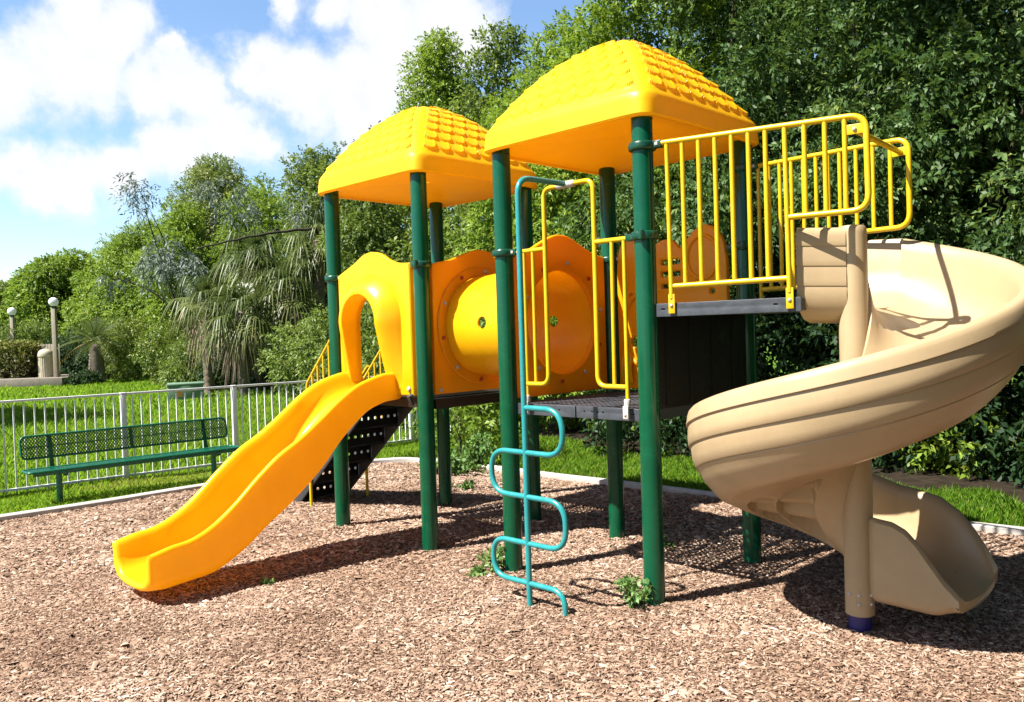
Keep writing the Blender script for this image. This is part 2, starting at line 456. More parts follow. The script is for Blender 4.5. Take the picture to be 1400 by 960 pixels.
def deck(x0, y0, x1, y1, z, m, front_slots=False, label=None):
    mb = MB(); perf(mb, x0, y0, x1, y1, z, 25, 25, .74)
    t = .012; zl = z - .075
    lips = []
    if not front_slots: mb.box((x0, y0 - t, zl), (x1, y0, z + .003))
    mb.box((x0, y1, zl), (x1, y1 + t, z + .003)); mb.box((x0 - t, y0 - t, zl), (x0 - .0005, y1 + t, z + .003)); mb.box((x1 + .0005, y0 - t, zl), (x1 + t, y1 + t, z + .003))
    o = mb.build('deck', m, PS)
    if label: o['label'] = label
    b = MB()
    for k in (1, 2): b.box((x0 + (x1 - x0) * k / 3 - .012, y0 + .002, zl + .01), (x0 + (x1 - x0) * k / 3 + .012, y1 - .002, z - .016))
    b.build('deck_joist', m, o)
    if front_slots:
        w = x1 - x0; loops = [rrect(0, 0, w * .495, .078, .004, 1)]
        for f in (.045, .085, .165, .24, .36): loops.append(rrect(f * w, .04, f * w + .016, .050, .004, 2))
        curve_panel('deck_lip', loops, .012, .002, m, o, ((x0, y0 - .006, zl), (1, 0, 0), (0, 0, 1), (0, -1, 0)))
        loops = [rrect(w * .505, 0, w, .078, .004, 1)]
        for f in (.56, .62, .66, .70, .86, .92): loops.append(rrect(f * w, .04, f * w + .016, .050, .004, 2))
        curve_panel('deck_lip', loops, .012, .002, m, o, ((x0, y0 - .006, zl), (1, 0, 0), (0, 0, 1), (0, -1, 0)))
    return o
deck(.055, .03, W - .055, YB - .03, 1.222, 'deck_brown', label='dark brown deck of the tower with the wavy slide')
deck(XA + .055, .03, XB - .055, YB - .03, 1.222, 'deck_grey', True, 'dark grey deck behind the climbing pole')

# high deck that leads to the spiral slide
def yf(x): return (x - 3.4) / 6.0
def yk(x): return YB - (x - 3.4) * .0964
mb = MB()
hx0, hx1 = XB + .065, 4.27
def hexa(z0, z1, o=0): return [(hx0, yf(hx0) + o, z0), (hx1 - o, yf(hx1) + o, z0), (hx1 - o, yk(hx1) - o, z0), (hx0, yk(hx0) - o, z0)] + [(hx0, yf(hx0) + o, z1), (hx1 - o, yf(hx1) + o, z1), (hx1 - o, yk(hx1) - o, z1), (hx0, yk(hx0) - o, z1)]
mb.add(hexa(1.80, 1.868, .012), [(0, 3, 2, 1), (4, 5, 6, 7), (0, 1, 5, 4), (1, 2, 6, 5), (2, 3, 7, 6), (3, 0, 4, 7)])
hd = mb.build('deck', 'deck_grey', PS, bevel=.004); hd['label'] = 'dark grey high deck in front of the tan spiral slide'
d = Vector((hx1 - hx0, yf(hx1) - yf(hx0), 0)); Lh = d.length; d.normalize()
curve_panel('deck_lip', [rrect(0, 0, Lh, .08, .006, 2), rrect(.035, .04, .06, .05, .004, 2), rrect(Lh - .15, .04, Lh - .125, .05, .004, 2)], .012, .002, 'deck_grey', hd,
            ((hx0, yf(hx0) + .004, 1.793), d, (0, 0, 1), (d.y, -d.x, 0)))

# riser between the decks
mb = MB(); mb.box((XB + .012, .07, 1.225), (XB + .028, YB - .07, 1.86))
for k in range(4):
    y = .14 + k * .27; mb.box((XB + .028, y, 1.24), (XB + .033, y + .03, 1.79))
mb.build('riser_panel', 'black_coat', PS, bevel=.003)

# ---- arch panel and hood at the wavy slide
FX = ((0, 0, 0), (1, 0, 0), (0, 0, 1), (0, -1, 0))
top = spline([(.105, 2.27), (.20, 2.305), (.36, 2.365), (.48, 2.42), (.60, 2.437), (.72, 2.415), (.83, 2.36), (.93, 2.325), (1.03, 2.312), (1.11, 2.31)], 6)
cxh = .578; ri, ro = .228, .402; zs = 1.85
opn = [(cxh - ri, 1.30)] + [(cxh + ri * math.cos(R(180 - a)), zs + ri * math.sin(R(a))) for a in range(0, 181, 9)] + [(cxh + ri, 1.30)]
AP = curve_panel('arch_panel', [[(1.11, 1.245), (.105, 1.245)] + top, opn], .045, .012, 'yellow_plastic', PS, ((0, -.012, 0), (1, 0, 0), (0, 0, 1), (0, -1, 0)))
path = []
for k in range(18): path.append((-1, 1.30 + (zs - 1.30) * k / 18, None))
for k in range(41): path.append((None, zs, 180 - 180 * k / 40))
for k in range(1, 19): path.append((1, zs - (zs - 1.30) * k / 18, None))
rows = []
for s, z, a in path:
    ring = []
    P = .15
    if s is not None:
        f = max(0, min(1, (z - 1.34) / .5)); P = .15 * (.15 + .85 * f ** .8) if s > 0 else .15 * (.45 + .55 * f)
    for k in range(21):
        if k <= 13:
            q = k / 13; rad = ro - (ro - ri - .012) * q; y = -.030 - P * math.sin(math.pi / 2 * q) ** .85
        elif k <= 16:
            th = math.pi / 2 * (k - 13) / 3; rad = ri + .012 * (1 - math.sin(th)); y = -.030 - P + .014 * (1 - math.cos(th))
        else:
            q = (k - 16) / 4; rad = ri - .001; y = -.030 - P + .014 + (P + .03) * q
        if s is not None: ring.append((cxh + s * rad, y, z))
        else: ring.append((cxh + rad * math.cos(R(a)), y, zs + rad * math.sin(R(a))))
    rows.append(ring)
MB().grid(rows).build('hood', 'yellow_plastic', AP, smooth=60)
for x in (1.06,): 
    bolt(x, -.04, 1.30, '-y', .02, 'white_cap', AP)
for x in (1.075, 1.09):
    MB().tube([(x, -.03, 1.255), (x - .01, -.06, 1.24), (x, -.03, 1.17)], .012, 8).build('bracket', 'deck_brown', AP, smooth=50)

# ---- wavy slide
lip = [(.03, 1.428), (-.10, 1.432), (-.2, 1.424), (-.41, 1.362), (-.588, 1.261), (-.756, 1.136), (-.95, 1.00), (-1.134, .892), (-1.313, .75), (-1.485, .597), (-1.649, .48), (-1.794, .418), (-1.93, .398), (-2.06, .368)]
bot = [(.03, 1.20), (-.10, 1.19), (-.2, 1.168), (-.34, 1.108), (-.555, .935), (-.76, .72), (-1.02, .513), (-1.2, .396), (-1.38, .264), (-1.6, .150), (-1.78, .122), (-1.9, .112), (-2.06, .095)]
lip = spline(lip, 8); bot = spline(bot, 8)
lipf = lambda y: float(np.interp(-y, [-p[0] for p in lip], [p[1] for p in lip]))
botf = lambda y: float(np.interp(-y, [-p[0] for p in bot], [p[1] for p in bot]))
rows = []
cs = .592
ys = [.03] + [.02 - 2.085 * k / 120 for k in range(121)]
for i, y in enumerate(ys):
    l, b = lipf(y), botf(y)
    e = max(0, (-y - 1.95) / .115); rd = .035 * min(1, e) ** 2
    fl = b + .05 + .02 * math.exp(-((y + .35) / .4) ** 2)
    half = [(.0, b), (.10, b), (.22, b + .002 + rd * .5), (.272, b + .012 + rd), (.298, b + .04 + rd), (.308, b + .09), (.312, l - .06), (.318, l - .045), (.320, l - .028), (.314, l - .009), (.300, l), (.284, l - .004), (.272, l - .016), (.262, l - .04), (.250, max(fl + .12, l - .14)), (.235, fl + .075), (.205, fl + .03), (.16, fl + .008), (.09, fl), (0, fl)]
    ring = [(cs + u, y, z) for u, z in half] + [(cs - u, y, z) for u, z in half[-2:0:-1]]
    rows.append(ring)
# rounded mouth edge
ctr = Vector((cs, 0, 0))
lastr = rows[-1]; m2 = len(lastr)
for s, dy in ((.35, .012), (.75, .02)):
    mid = []
    for k in range(m2):
        u, y, z = lastr[k]
        j = (38 - k) % m2 if k <= 19 else k
        mid.append((u, y, z))
    def pairmid(k):
        # inner/outer partner on the same wall
        return lastr[(2 * 19 - k) % m2] if False else lastr[k]
    inn = []
    hl = 19
    for k in range(m2):
        kk = k if k <= hl else m2 - k
        pk = 19 - kk
        if kk <= 9: part = min(19, 19 - int(kk * 0.95))
        else: part = int((19 - kk) / .95)
        part = max(0, min(19, part)); q = part if k <= hl else (m2 - part) % m2
        a = Vector(lastr[k]); b = Vector(lastr[q]); c = a.lerp(b, s * .5); inn.append((c.x, c.y - dy, c.z))
    rows.append(inn)
mb = MB().grid(rows, closed_u=True)
nb = len(rows) - 1
# close the mouth edge between inner and outer halves
for side in (0, 1):
    for k in range(9):
        a, b2 = k, k + 1; c, d2 = 19 - k - 1, 19 - k
        idx = [(i if side == 0 else (m2 - i) % m2) for i in (a, b2, c, d2)]
        mb.f.append(tuple(nb * m2 + i for i in idx))
mb.f.append(tuple(range(m2 - 1, -1, -1)))
WS = mb.build('wave_slide', 'yellow_plastic', PS, smooth=50)

# ---- crawl tunnel with its two end panels
ty, tz, tr = YB / 2, 1.795, .41
def tpanel(x, tops, label):
    tp = spline(tops, 6)
    o = curve_panel('tunnel_panel', [[(1.135, 1.25), (.08, 1.25)] + tp, circle(ty, tz, .395, 64)], .045, .012, 'orange_plastic', PS, ((x, 0, 0), (0, 1, 0), (0, 0, 1), (1, 0, 0)))
    o['label'] = label; return o
tA = [(.08, 2.29), (.17, 2.312), (.27, 2.33), (.40, 2.372), (.53, 2.415), (.62, 2.43), (.74, 2.415), (.86, 2.365), (.97, 2.325), (1.06, 2.31), (1.135, 2.305)]
tB = [(.08, 2.27), (.17, 2.30), (.27, 2.335), (.40, 2.40), (.52, 2.448), (.61, 2.46), (.71, 2.448), (.83, 2.40), (.97, 2.345), (1.06, 2.325), (1.135, 2.31)]
TP1 = tpanel(XF + .01, tA, 'orange panel at the wavy slide end of the tunnel')
TP2 = tpanel(XA - .01, tB, 'orange panel at the climbing pole end of the tunnel')
rows = []
for s in np.linspace(0, 1, 29):
    x = XF + .03 + (XA - XF - .06) * s; r = tr + .012 * math.sin(math.pi * s)
    rows.append([(x, ty + r * math.cos(2 * math.pi * k / 96), tz + r * math.sin(2 * math.pi * k / 96)) for k in range(96)])
for s in np.linspace(1, 0, 29):
    x = XF + .03 + (XA - XF - .06) * s; r = tr - .014 + .012 * math.sin(math.pi * s)
    rows.append([(x, ty + r * math.cos(2 * math.pi * k / 96), tz + r * math.sin(2 * math.pi * k / 96)) for k in range(96)])
TU = MB().grid(rows, closed_u=True, closed_v=True).build('tunnel', 'yellow_plastic', PS, smooth=50)
# portholes cut through both sides
cut = MB().lathe([(.048, -1), (.048, 1)], (1.69, ty, 1.81), 'y', 32).build('cutter', 'yellow_plastic', None, smooth=40)
md = TU.modifiers.new('b', 'BOOLEAN'); md.operation = 'DIFFERENCE'; md.object = cut; md.solver = 'EXACT'
dg = bpy.context.evaluated_depsgraph_get(); dg.update()
me = bpy.data.meshes.new_from_object(TU.evaluated_get(dg)); TU.modifiers.clear()
me.materials.clear(); me.materials.append(MT['yellow_plastic']); me.name = 'tunnel'
me.shade_smooth(); me.set_sharp_from_angle(angle=R(40))
TU.data = me; bpy.data.objects.remove(cut)
for x, par, sgn in ((XF + .034, TP1, 1), (XA - .034, TP2, -1)):
    fl = MB().lathe([(tr - .01, 0), (.485, 0), (.49, .006 * sgn), (.483, .014 * sgn), (.44, .016 * sgn), (tr + .006, .018 * sgn)], (x, ty, tz), 'x', 72, caps=False).build('flange', 'orange_plastic', par, smooth=40)
    for k in range(10):
        a = R(36 * k + 12)
        y, z = ty + .452 * math.cos(a), tz + .452 * math.sin(a)
        mcap = 'white_cap' if k % 2 == 0 else 'red_cap'
        bolt(x + .016 * sgn, y, z, 'x' if sgn > 0 else '-x', .017, mcap, par)
        # the same bolts read on the tower side of the panel
        bolt(x - .058 * sgn, y, z, '-x' if sgn > 0 else 'x', .017, mcap, par)
for y in (.14, 1.08):
    bolt(XF + .034, y, 1.285, 'x', .018, 'white_cap', TP1)
    bolt(XA + .014, y, 1.285, 'x', .018, 'white_cap', TP2)

# beam that carries the tunnel side of the first tower
MB().box((W - .045, .07, 1.135), (W + .045, YB - .07, 1.215)).build('tunnel_beam', 'deck_brown', PS, bevel=.004)
MB().box((XA - .045, .07, 1.135), (XA + .04, YB - .07, 1.215)).build('tunnel_beam', 'deck_brown', PS, bevel=.004)

# ---- panel with slots at the back of the second tower
to = spline([(2.235, 2.20), (2.26, 2.36), (2.33, 2.45), (2.42, 2.45), (2.50, 2.39), (2.58, 2.365), (2.68, 2.40), (2.77, 2.385), (2.84, 2.325), (2.91, 2.40), (2.99, 2.465), (3.07, 2.475), (3.15, 2.43), (3.205, 2.33), (3.225, 2.20)], 6)
loops = [[(3.225, 1.25), (2.235, 1.25)] + to,
         rrect(2.66, 2.205, 2.83, 2.245, .006), rrect(2.66, 2.115, 2.83, 2.155, .006), rrect(2.66, 2.025, 2.83, 2.06, .006),
         circle(3.10, 1.985, .022, 16), circle(2.37, 1.985, .022, 16), circle(2.40, 1.62, .045, 20)]
WP = curve_panel('window_panel', loops, .045, .012, 'orange_plastic', PS, ((0, YB - .01, 0), (1, 0, 0), (0, 0, 1), (0, -1, 0)))
rows = []
for k in range(49):
    a = 2 * math.pi * k / 48
    rows.append([(2.47 + (.17 + .022 * math.cos(t)) * math.cos(a), YB - .035 - .022 * max(0, math.sin(t)), 1.72 + (.28 + .022 * math.cos(t)) * math.sin(a)) for t in np.linspace(0, math.pi, 7)])
MB().grid(rows).build('moulding', 'orange_plastic', WP, smooth=60)
rows = []
for k in range(49):
    a = 2 * math.pi * k / 48
    rows.append([(3.03 + (.13 + .014 * math.cos(t)) * math.cos(a), YB - .034 - .014 * max(0, math.sin(t)), 2.24 + (.16 + .014 * math.cos(t)) * math.sin(a)) for t in np.linspace(0, math.pi, 7)])
MB().grid(rows).build('moulding', 'orange_plastic', WP, smooth=60)
mb = MB()
for k in range(3): mb.tube([(2.30 + .035 * k, YB - .055, 1.30), (2.30 + .035 * k, YB - .075, 1.40), (2.30 + .035 * k, YB - .055, 1.50)], .016, 10)
mb.build('moulded_ribs', 'yellow_plastic', WP, smooth=60)

# ---- guard rails beside the climbing pole
def rail(tubes, bars, r, rb, parent, label, m='yellow_steel'):
    mb = MB()
    for t, rad in tubes: mb.tube(bend(t, rad), r, 14)
    o = mb.build('guard_rail', m, parent, smooth=60)
    o['label'] = label
    for a, b in bars: MB().tube([a, b], rb, 12).build('baluster', m, o, smooth=60)
    return o
gl = rail([([(2.20, 0, 2.287), (2.53, 0, 2.288)], .01), ([(2.675, 0, 2.692), (2.535, 0, 2.692), (2.531, 0, 1.366), (2.33, 0, 1.366)], .07)],
          [((2.418, 0, 2.287), (2.415, 0, 1.366)), ((2.335, 0, 2.287), (2.332, 0, 1.25))], .0158, .0125, PS, 'yellow loop rail on the tunnel side of the climbing pole')
gr = rail([([(2.965, 0, 2.290), (3.275, 0, 2.288)], .01), ([(2.785, 0, 2.692), (2.963, 0, 2.694), (2.958, 0, 1.364), (3.19, 0, 1.362)], .07)],
          [((3.100, 0, 2.288), (3.092, 0, 1.364)), ((3.195, 0, 2.288), (3.192, 0, 1.25))], .0158, .0130, PS, 'yellow loop rail on the spiral slide side of the climbing pole')
for par, x in ((gl, 2.332), (gr, 3.192)):
    mb = MB(); mb.tube([(x, -.006, 1.288), (x, -.006, 1.235)], .021, 12); mb.obox((x, -.022, 1.205), (1, 0, 0), (0, 1, 0), (0, 0, 1), .021, .009, .042)
    f = mb.build('foot_bracket', 'white_cap', par, bevel=.006)
    bolt(x, -.031, 1.19, '-y', .009, 'bolt_steel', par, 'bolt', .008)

# ---- climbing pole with its curled rungs
cy0 = -.467
CP = MB().tube(bend([(2.735, cy0, -.06), (2.742, cy0, 2.688), (2.735, -.015, 2.696)], .11, 10), .0185, 16).build('climbing_pole', 'teal_steel', PS, smooth=60)
snake = [(2.735, cy0, 1.256), (3.048, cy0, 1.253), (3.048, cy0, .973), (2.430, cy0, .975), (2.428, cy0, .698), (3.052, cy0, .694), (3.052, cy0, .402), (2.422, cy0, .402), (2.422, cy0, .152), (3.03, cy0, .15), (3.03, cy0, -.07)]
MB().tube(bend(snake, .137, 10), .0175, 14).build('curled_rung', 'teal_steel', CP, smooth=60)
MB().tube([(2.655, 0, 2.692), (2.665, 0, 2.692), (2.80, 0, 2.692), (2.81, 0, 2.692)], [.018, .024, .024, .018], 16).build('coupling', 'white_cap', PS, smooth=40)

# ---- rails round the high deck
def prof(fn, pts): return [(x, fn(x), z) for x, z in pts]
F_, K_ = yf, yk
fr = rail([(prof(F_, [(3.42, 2.835), (4.618, 2.803), (4.624, 2.31), (4.215, 2.312)]), .085), (prof(F_, [(3.535, 1.973), (4.213, 1.978)]), .01)],
          [((x, F_(x), 2.812), (x, F_(x), 1.976)) for x in (3.612, 3.712, 3.81, 3.907, 4.003, 4.098)] + [((x, F_(x), 2.806), (x, F_(x), 2.312)) for x in (4.307, 4.413, 4.513)]
          + [((3.515, F_(3.515), 2.825), (3.528, F_(3.528) - .012, 1.90)), ((4.203, F_(4.203), 2.81), (4.216, F_(4.216) - .012, 1.90))], .0165, .0133, PS, 'yellow barred rail on the near side of the high deck')
bk = rail([(prof(K_, [(3.42, 2.84), (4.518, 2.828), (4.518, 2.295), (4.09, 2.295)]), .085), (prof(K_, [(3.48, 1.973), (4.08, 1.973)]), .01)],
          [((x, K_(x), 2.832), (x, K_(x), 1.973)) for x in (3.56, 3.645, 3.733, 3.822, 3.913, 3.998)] + [((x, K_(x), 2.828), (x, K_(x), 2.295)) for x in (4.188, 4.296, 4.406)]
          + [((3.478, K_(3.478), 2.835), (3.478, K_(3.478), 1.86)), ((4.078, K_(4.078), 2.83), (4.078, K_(4.078), 1.86))], .0165, .0133, PS, 'yellow barred rail on the far side of the high deck')
for x in (3.530, 4.218):
    y = F_(x) - .010
    MB().obox((x, y - .004, 1.868), d, (d.y, -d.x, 0), (0, 0, 1), .021, .005, .058).build('foot_bracket', 'yellow_steel', fr, bevel=.004)
    bolt(x, y - .008, 1.858, '-y', .011, 'bolt_steel', fr, 'bolt', .01)
for x in (3.478, 4.078):
    MB().obox((x, K_(x), 1.86), (1, 0, 0), (0, 1, 0), (0, 0, 1), .021, .006, .05).build('foot_bracket', 'yellow_steel', bk, bevel=.004)
for par, fn, x0, x1, zc in ((fr, F_, 4.513, 4.615, 2.735), (bk, K_, 4.41, 4.51, 2.755)):
    MB().obox(((x0 + x1) / 2, fn((x0 + x1) / 2), zc), (x1 - x0, fn(x1) - fn(x0), 0), (0, 1, 0), (0, 0, 1), (x1 - x0) / 2, .005, .026).build('gusset', 'yellow_steel', par, bevel=.002)
    bolt((x0 + x1) / 2, fn((x0 + x1) / 2) - .006, zc, '-y', .011, 'bolt_steel', par, 'bolt', .01)
MB().tube([(4.555, F_(4.555) + .012, 2.735), (4.47, K_(4.47) - .012, 2.750)], .016, 12).build('cross_bar', 'yellow_steel', PS, smooth=60)

# ---- stairs at the far side of the first tower
SY0, SY1 = .40, 1.005
ST = None
def lowz(x): return 1.17 + .833 * x
for y in (SY0, SY1 - .02):
    pr = [(-.02, 1.235), (-.02, lowz(-.02)), (-1.40, lowz(-1.40)), (-1.42, -.03), (-1.78, -.03), (-1.74, .10), (-1.66, .15), (-.24, 1.235)]
    n_ = len(pr); m = MB()
    m.add([(x, yy, z) for yy in (y, y + .02) for x, z in pr], [tuple(range(n_)), tuple(range(2 * n_ - 1, n_ - 1, -1))] + [(i, n_ + i, n_ + (i + 1) % n_, (i + 1) % n_) for i in range(n_)])
    if ST is None: ST = m.build('stairs', 'stair_grey', PS, bevel=.004)
    else: m.build('stringer', 'stair_grey', ST, bevel=.004)
def riser(mb, x, z0, z1):
    t = MB(); perf(t, 0, 0, z1 - z0, SY1 - SY0 - .044, 0, 2, 7, .01, .006)
    # one row of round holes across the upper half of the riser
    t = MB(); ny = 7; wy = (SY1 - SY0 - .044) / ny; zc = z0 + .09; rh = .017
    oc = [(-1, -1), (0, -1), (1, -1), (1, 0), (1, 1), (0, 1), (-1, 1), (-1, 0)]
    for j in range(ny):
        yc = SY0 + .022 + wy * (j + .5); vs = []
        for a, b in oc: vs.append((x, yc + a * wy / 2, zc + b * .03))
        for d_ in (0, .006):
            for k in range(8): vs.append((x - d_, yc + rh * math.cos(R(225 + 45 * k)), zc + rh * math.sin(R(225 + 45 * k))))
        fs = []
        for k in range(8):
            k2 = (k + 1) % 8; fs += [(k, k2, 8 + k2, 8 + k), (8 + k, 8 + k2, 16 + k2, 16 + k)]
        mb.add(vs, fs)
    ya, yb = SY0 + .022, SY1 - .022
    mb.add([(x, ya, z0), (x, yb, z0), (x, yb, zc - .03), (x, ya, zc - .03), (x, ya, zc + .03), (x, yb, zc + .03), (x, yb, z1), (x, ya, z1)], [(0, 1, 2, 3), (4, 5, 6, 7)])
zs_ = [1.222 - .2 * k for k in range(0, 7)]
for k in range(1, 7):
    z = zs_[k] + .012; x1 = (z - 1.19) / .833; x0 = x1 - .25
    m = MB(); m.box((x0, SY0 + .022, z - .014), (x1 + .004, SY1 - .022, z)); m.box((x0, SY0 + .022, z - .045), (x0 + .012, SY1 - .022, z - .0145))
    riser(m, x1, z + .001, z + .186)
    m.build('step', 'black_coat', ST)
MB().box((-.235, SY0 + .022, 1.205), (-.02, SY1 - .022, 1.222)).build('step', 'black_coat', ST)
for yy, xb, lab in ((SY0 - .02, -1.135, 'yellow sloping handrail nearer the wavy slide'), (SY1 + .02, -1.06, 'yellow sloping handrail on the far side of the stairs')):
    zt0 = 1.268
    o = MB().tube(bend([(xb, yy, -.05), (xb, yy, zt0), (-.07, yy, zt0 + (-.07 - xb) * .965)], .05), .0155, 12).build('handrail', 'yellow_steel', PS, smooth=60)
    o['label'] = lab
    MB().tube([(xb, yy, .52), (-.07, yy, .52 + (-.07 - xb) * .88)], .0135, 10).build('lower_rail', 'yellow_steel', o, smooth=60)
    x = xb + .105
    while x < -.1:
        MB().tube([(x, yy, zt0 + (x - xb) * .965), (x, yy, .52 + (x - xb) * .88)], .011, 10).build('baluster', 'yellow_steel', o, smooth=60); x += .105

# ---- spiral slide
PX, PY = 4.447, .412
def fz(ph): 
    return 1.80 - 1.52 * (ph / 360)
def section(ui, hi, ro, ho, infil, amp=1.0, pk=None):
    """inner-wall offset/height, outer radius/height -> closed outline (u, v)"""
    f1 = min(1, hi / .34); f2 = min(1, ho / .40)
    top_ = [(ui - .040, (hi - .06)), (ui - .038, hi - .02), (ui - .022, hi - .003), (ui - .006, hi), (ui + .008, hi - .012), (ui + .018, hi - .05 * f1), (ui + .034, (.16 + infil * .6) * f1), (ui + .06, (.085 + infil * .36) * f1), (ui + .10, (.04 + infil * .18) * f1), (ui + .16, (.014 + infil * .07) * f1), (ui + .24, .003 + infil * .015)]
    fl = [(ui + (ro - ui) * f, .0) for f in (.45, .57)]
    ow = [(ro - .24, .014 * f2), (ro - .17, .046 * f2), (ro - .115, .10 * f2), (ro - .080, .165 * f2), (ro - .060, .24 * f2), (ro - .046, ho - .085 * f2), (ro - .036, ho - .045 * f2), (ro - .022, ho - .018 * f2), (ro - .004, ho - .003), (ro + .014, ho), (ro + .030, ho - .005 * f2), (ro + .042, ho - .018 * f2), (ro + .049, ho - .040 * f2), (ro + .052, ho - .065 * f2)]
    out = []
    def base(v):
        t = (ho - v) / (ho + .10); return ro + .054 - .010 * t - .21 * max(0, t) ** 3.2
    lastv = ho - .066 * f2
    for c in (.092, .212, .335):
        v = ho - c * (ho + .09) / .525
        out += [(base((lastv + v) / 2) + .003 * amp, (lastv + v) / 2), (base(v) + .005 * amp, v + .0022), (base(v) + .003 * amp, v), (base(v) - .008 * amp, v - .003), (base(v) - .0065 * amp, v - .011)]
        lastv = v - .02
        out.append((base(lastv) - .004 * amp, lastv))
    und = []
    vb = -.072
    for f in (.25, .5, .75, .92): und.append((base(lastv + (vb - lastv) * f), lastv + (vb - lastv) * f))
    u0, u1 = ro - .19, ui + .02
    for k in range(96):
        u = u0 + (u1 - u0) * k / 95
        v = -.082 - .006 * math.sin(math.pi * k / 95) - infil * .55 * max(0, 1 - (u - ui) / .2) ** 2
        if pk is not None: v += pk(u)
        und.append((u, v))
    vv = und[-1][1]; und += [(ui - .0, vv + .006), (ui - .018, vv + .018), (ui - .032, vv + .04), (ui - .040, vv + .08)]
    return top_ + fl + ow + out + und
rows = []
def put(sec, place): rows.append([place(u, v) for u, v in sec])
def sm(a, b, x):
    t = max(0, min(1, (x - a) / (b - a))); return t * t * (3 - 2 * t)
def pocket(ph):
    def f(u):
        d_ = 0
        for p0, p1, uc, hw, bars in ((230, 306, .50, .085, (252, 272)), (198, 316, .30, .105, (222, 246, 270))):
            q = (ph - p0) / (p1 - p0)
            if not 0 < q < 1: continue
            wv = hw * math.sqrt(max(0, 1 - (2 * q - 1) ** 2)) ** .8
            e = (wv - abs(u - uc - .03 * math.sin(math.pi * q))) / .014
            if e <= 0: continue
            s_ = min(1, e); bar = max(0, min(1, (min(abs(ph - b_) for b_ in bars) - 3.0) / 1.6))
            d_ = max(d_, s_ * (.035 + .06 * bar))
        return d_
    return f
NA = 360
for i in range(NA + 1):
    ph = 360 * i / NA
    roo = .79 + .035 * sm(0, 60, ph) + .045 * sm(110, 190, ph) - .22 * sm(285, 360, ph)
    fil = .20 * (1 - sm(320, 360, ph)) * sm(0, 30, ph) + .02
    s = section(.06, .34, roo, .435, fil, .25 + .75 * sm(70, 150, ph), pocket(ph))
    c, sn = math.cos(R(ph)), math.sin(R(ph)); z0 = fz(ph) + .012 * math.sin(R(ph * 2))
    put(s, lambda u, v: (PX + u * sn, PY + u * c, z0 + v))
for i in range(1, 31):
    x = .53 * i / 30; t = i / 30
    ho = float(np.interp(x, [0, .1, .23, .34, .42, .48, .53], [.435, .43, .41, .345, .255, .165, .06]))
    hi2 = float(np.interp(x, [0, .05, .1, .20, .27, .33, .39, .455, .53], [.34, .37, .38, .375, .345, .285, .205, .12, .05]))
    z0 = .28 - .03 * t
    s = section(.06 - .09 * sm(0, .12, x), hi2, .65 - .07 * t, ho, .02 * (1 - t), .9 * (1 - t))
    curl = sm(.72, 1, t); s = [(u, v + (.045 * curl if v < -.03 else 0)) for u, v in s]
    put(s, lambda u, v: (PX + x + .02 * math.sin(math.pi * max(0, min(1, (u - .0) / .6))) * t, PY + u, z0 + v))
lastsec = s
mb = MB().grid(rows, closed_u=True)
m3 = len(rows[0]); mb.f.append(tuple(range(m3)))
from mathutils.geometry import tessellate_polygon
e0 = (len(rows) - 1) * m3
for tri in tessellate_polygon([[Vector((u, v, 0)) for u, v in lastsec]]): mb.f.append(tuple(e0 + k for k in tri))
SS = mb.build('spiral_slide', 'tan_plastic', PS, smooth=38)
SS['label'] = 'tan spiral slide turning round a tan centre pole'
MB().lathe([(.070, .095), (.078, .10), (.078, 2.215), (.0765, 2.238), (.070, 2.252), (.055, 2.258), (.001, 2.26)], (PX, PY, 0), 'z', 40).build('centre_pole', 'tan_plastic', SS, smooth=40)
MB().lathe([(.062, -.06), (.062, .12)], (PX, PY, 0), 'z', 32).build('pole_sleeve', 'blue_steel', SS, smooth=40)
for z, a in ((.22, -70), (.17, -70), (.22, -20), (.17, -20), (.22, -110)):
    x, y = PX + .077 * math.cos(R(a)), PY + .077 * math.sin(R(a))
    MB().lathe([(.009, -.004), (.009, .006), (.004, .009)], (x, y, z), '-y', 10).build('bolt', 'bolt_steel', SS, smooth=40)
# entry trough between deck and pole, lapped outer wall towards the photographer's side
rows = []
for i in range(15):
    x = 4.225 + (PX - 4.225) * i / 14
    z0 = 1.80 + .012 * (1 - i / 14)
    ui = -.05
    o_ = [(ui + .035, .435), (ui + .012, .447), (ui - .012, .444), (ui - .03, .425), (ui - .034, .40)]
    v = .40
    for c in (.345, .235, .125):
        o_ += [(ui - .036, (v + c) / 2), (ui - .0365, c + .003), (ui - .0355, c), (ui - .0305, c - .002), (ui - .0315, c - .007)]
        v = c - .05; o_.append((ui - .0352, v))
    o_ += [(ui - .026, .03), (ui - .005, -.02), (ui + .04, -.06), (ui + .12, -.085), (.4, -.088), (.58, -.085), (.70, -.05), (.77, .02), (.81, .1), (.835, .3), (.85, .40), (.845, .425), (.825, .437), (.80, .43), (.785, .40), (.765, .25), (.73, .14), (.66, .05), (.56, .012), (.4, 0), (.2, 0), (ui + .15, .012), (ui + .09, .05), (ui + .055, .14), (ui + .045, .40)]
    rows.append([(x, PY + u - .135 * (1 - i / 14) * (1 - sm(.1, .6, u)), z0 + vv) for u, vv in o_])
mb = MB().grid(rows, closed_u=True); m3 = len(rows[0]); mb.f.append(tuple(range(m3))); mb.f.append(tuple((len(rows) - 1) * m3 + k for k in range(m3 - 1, -1, -1)))
MB_e = mb.build('entry_trough', 'tan_plastic', SS, smooth=38)
from mathutils import noise as mnoise

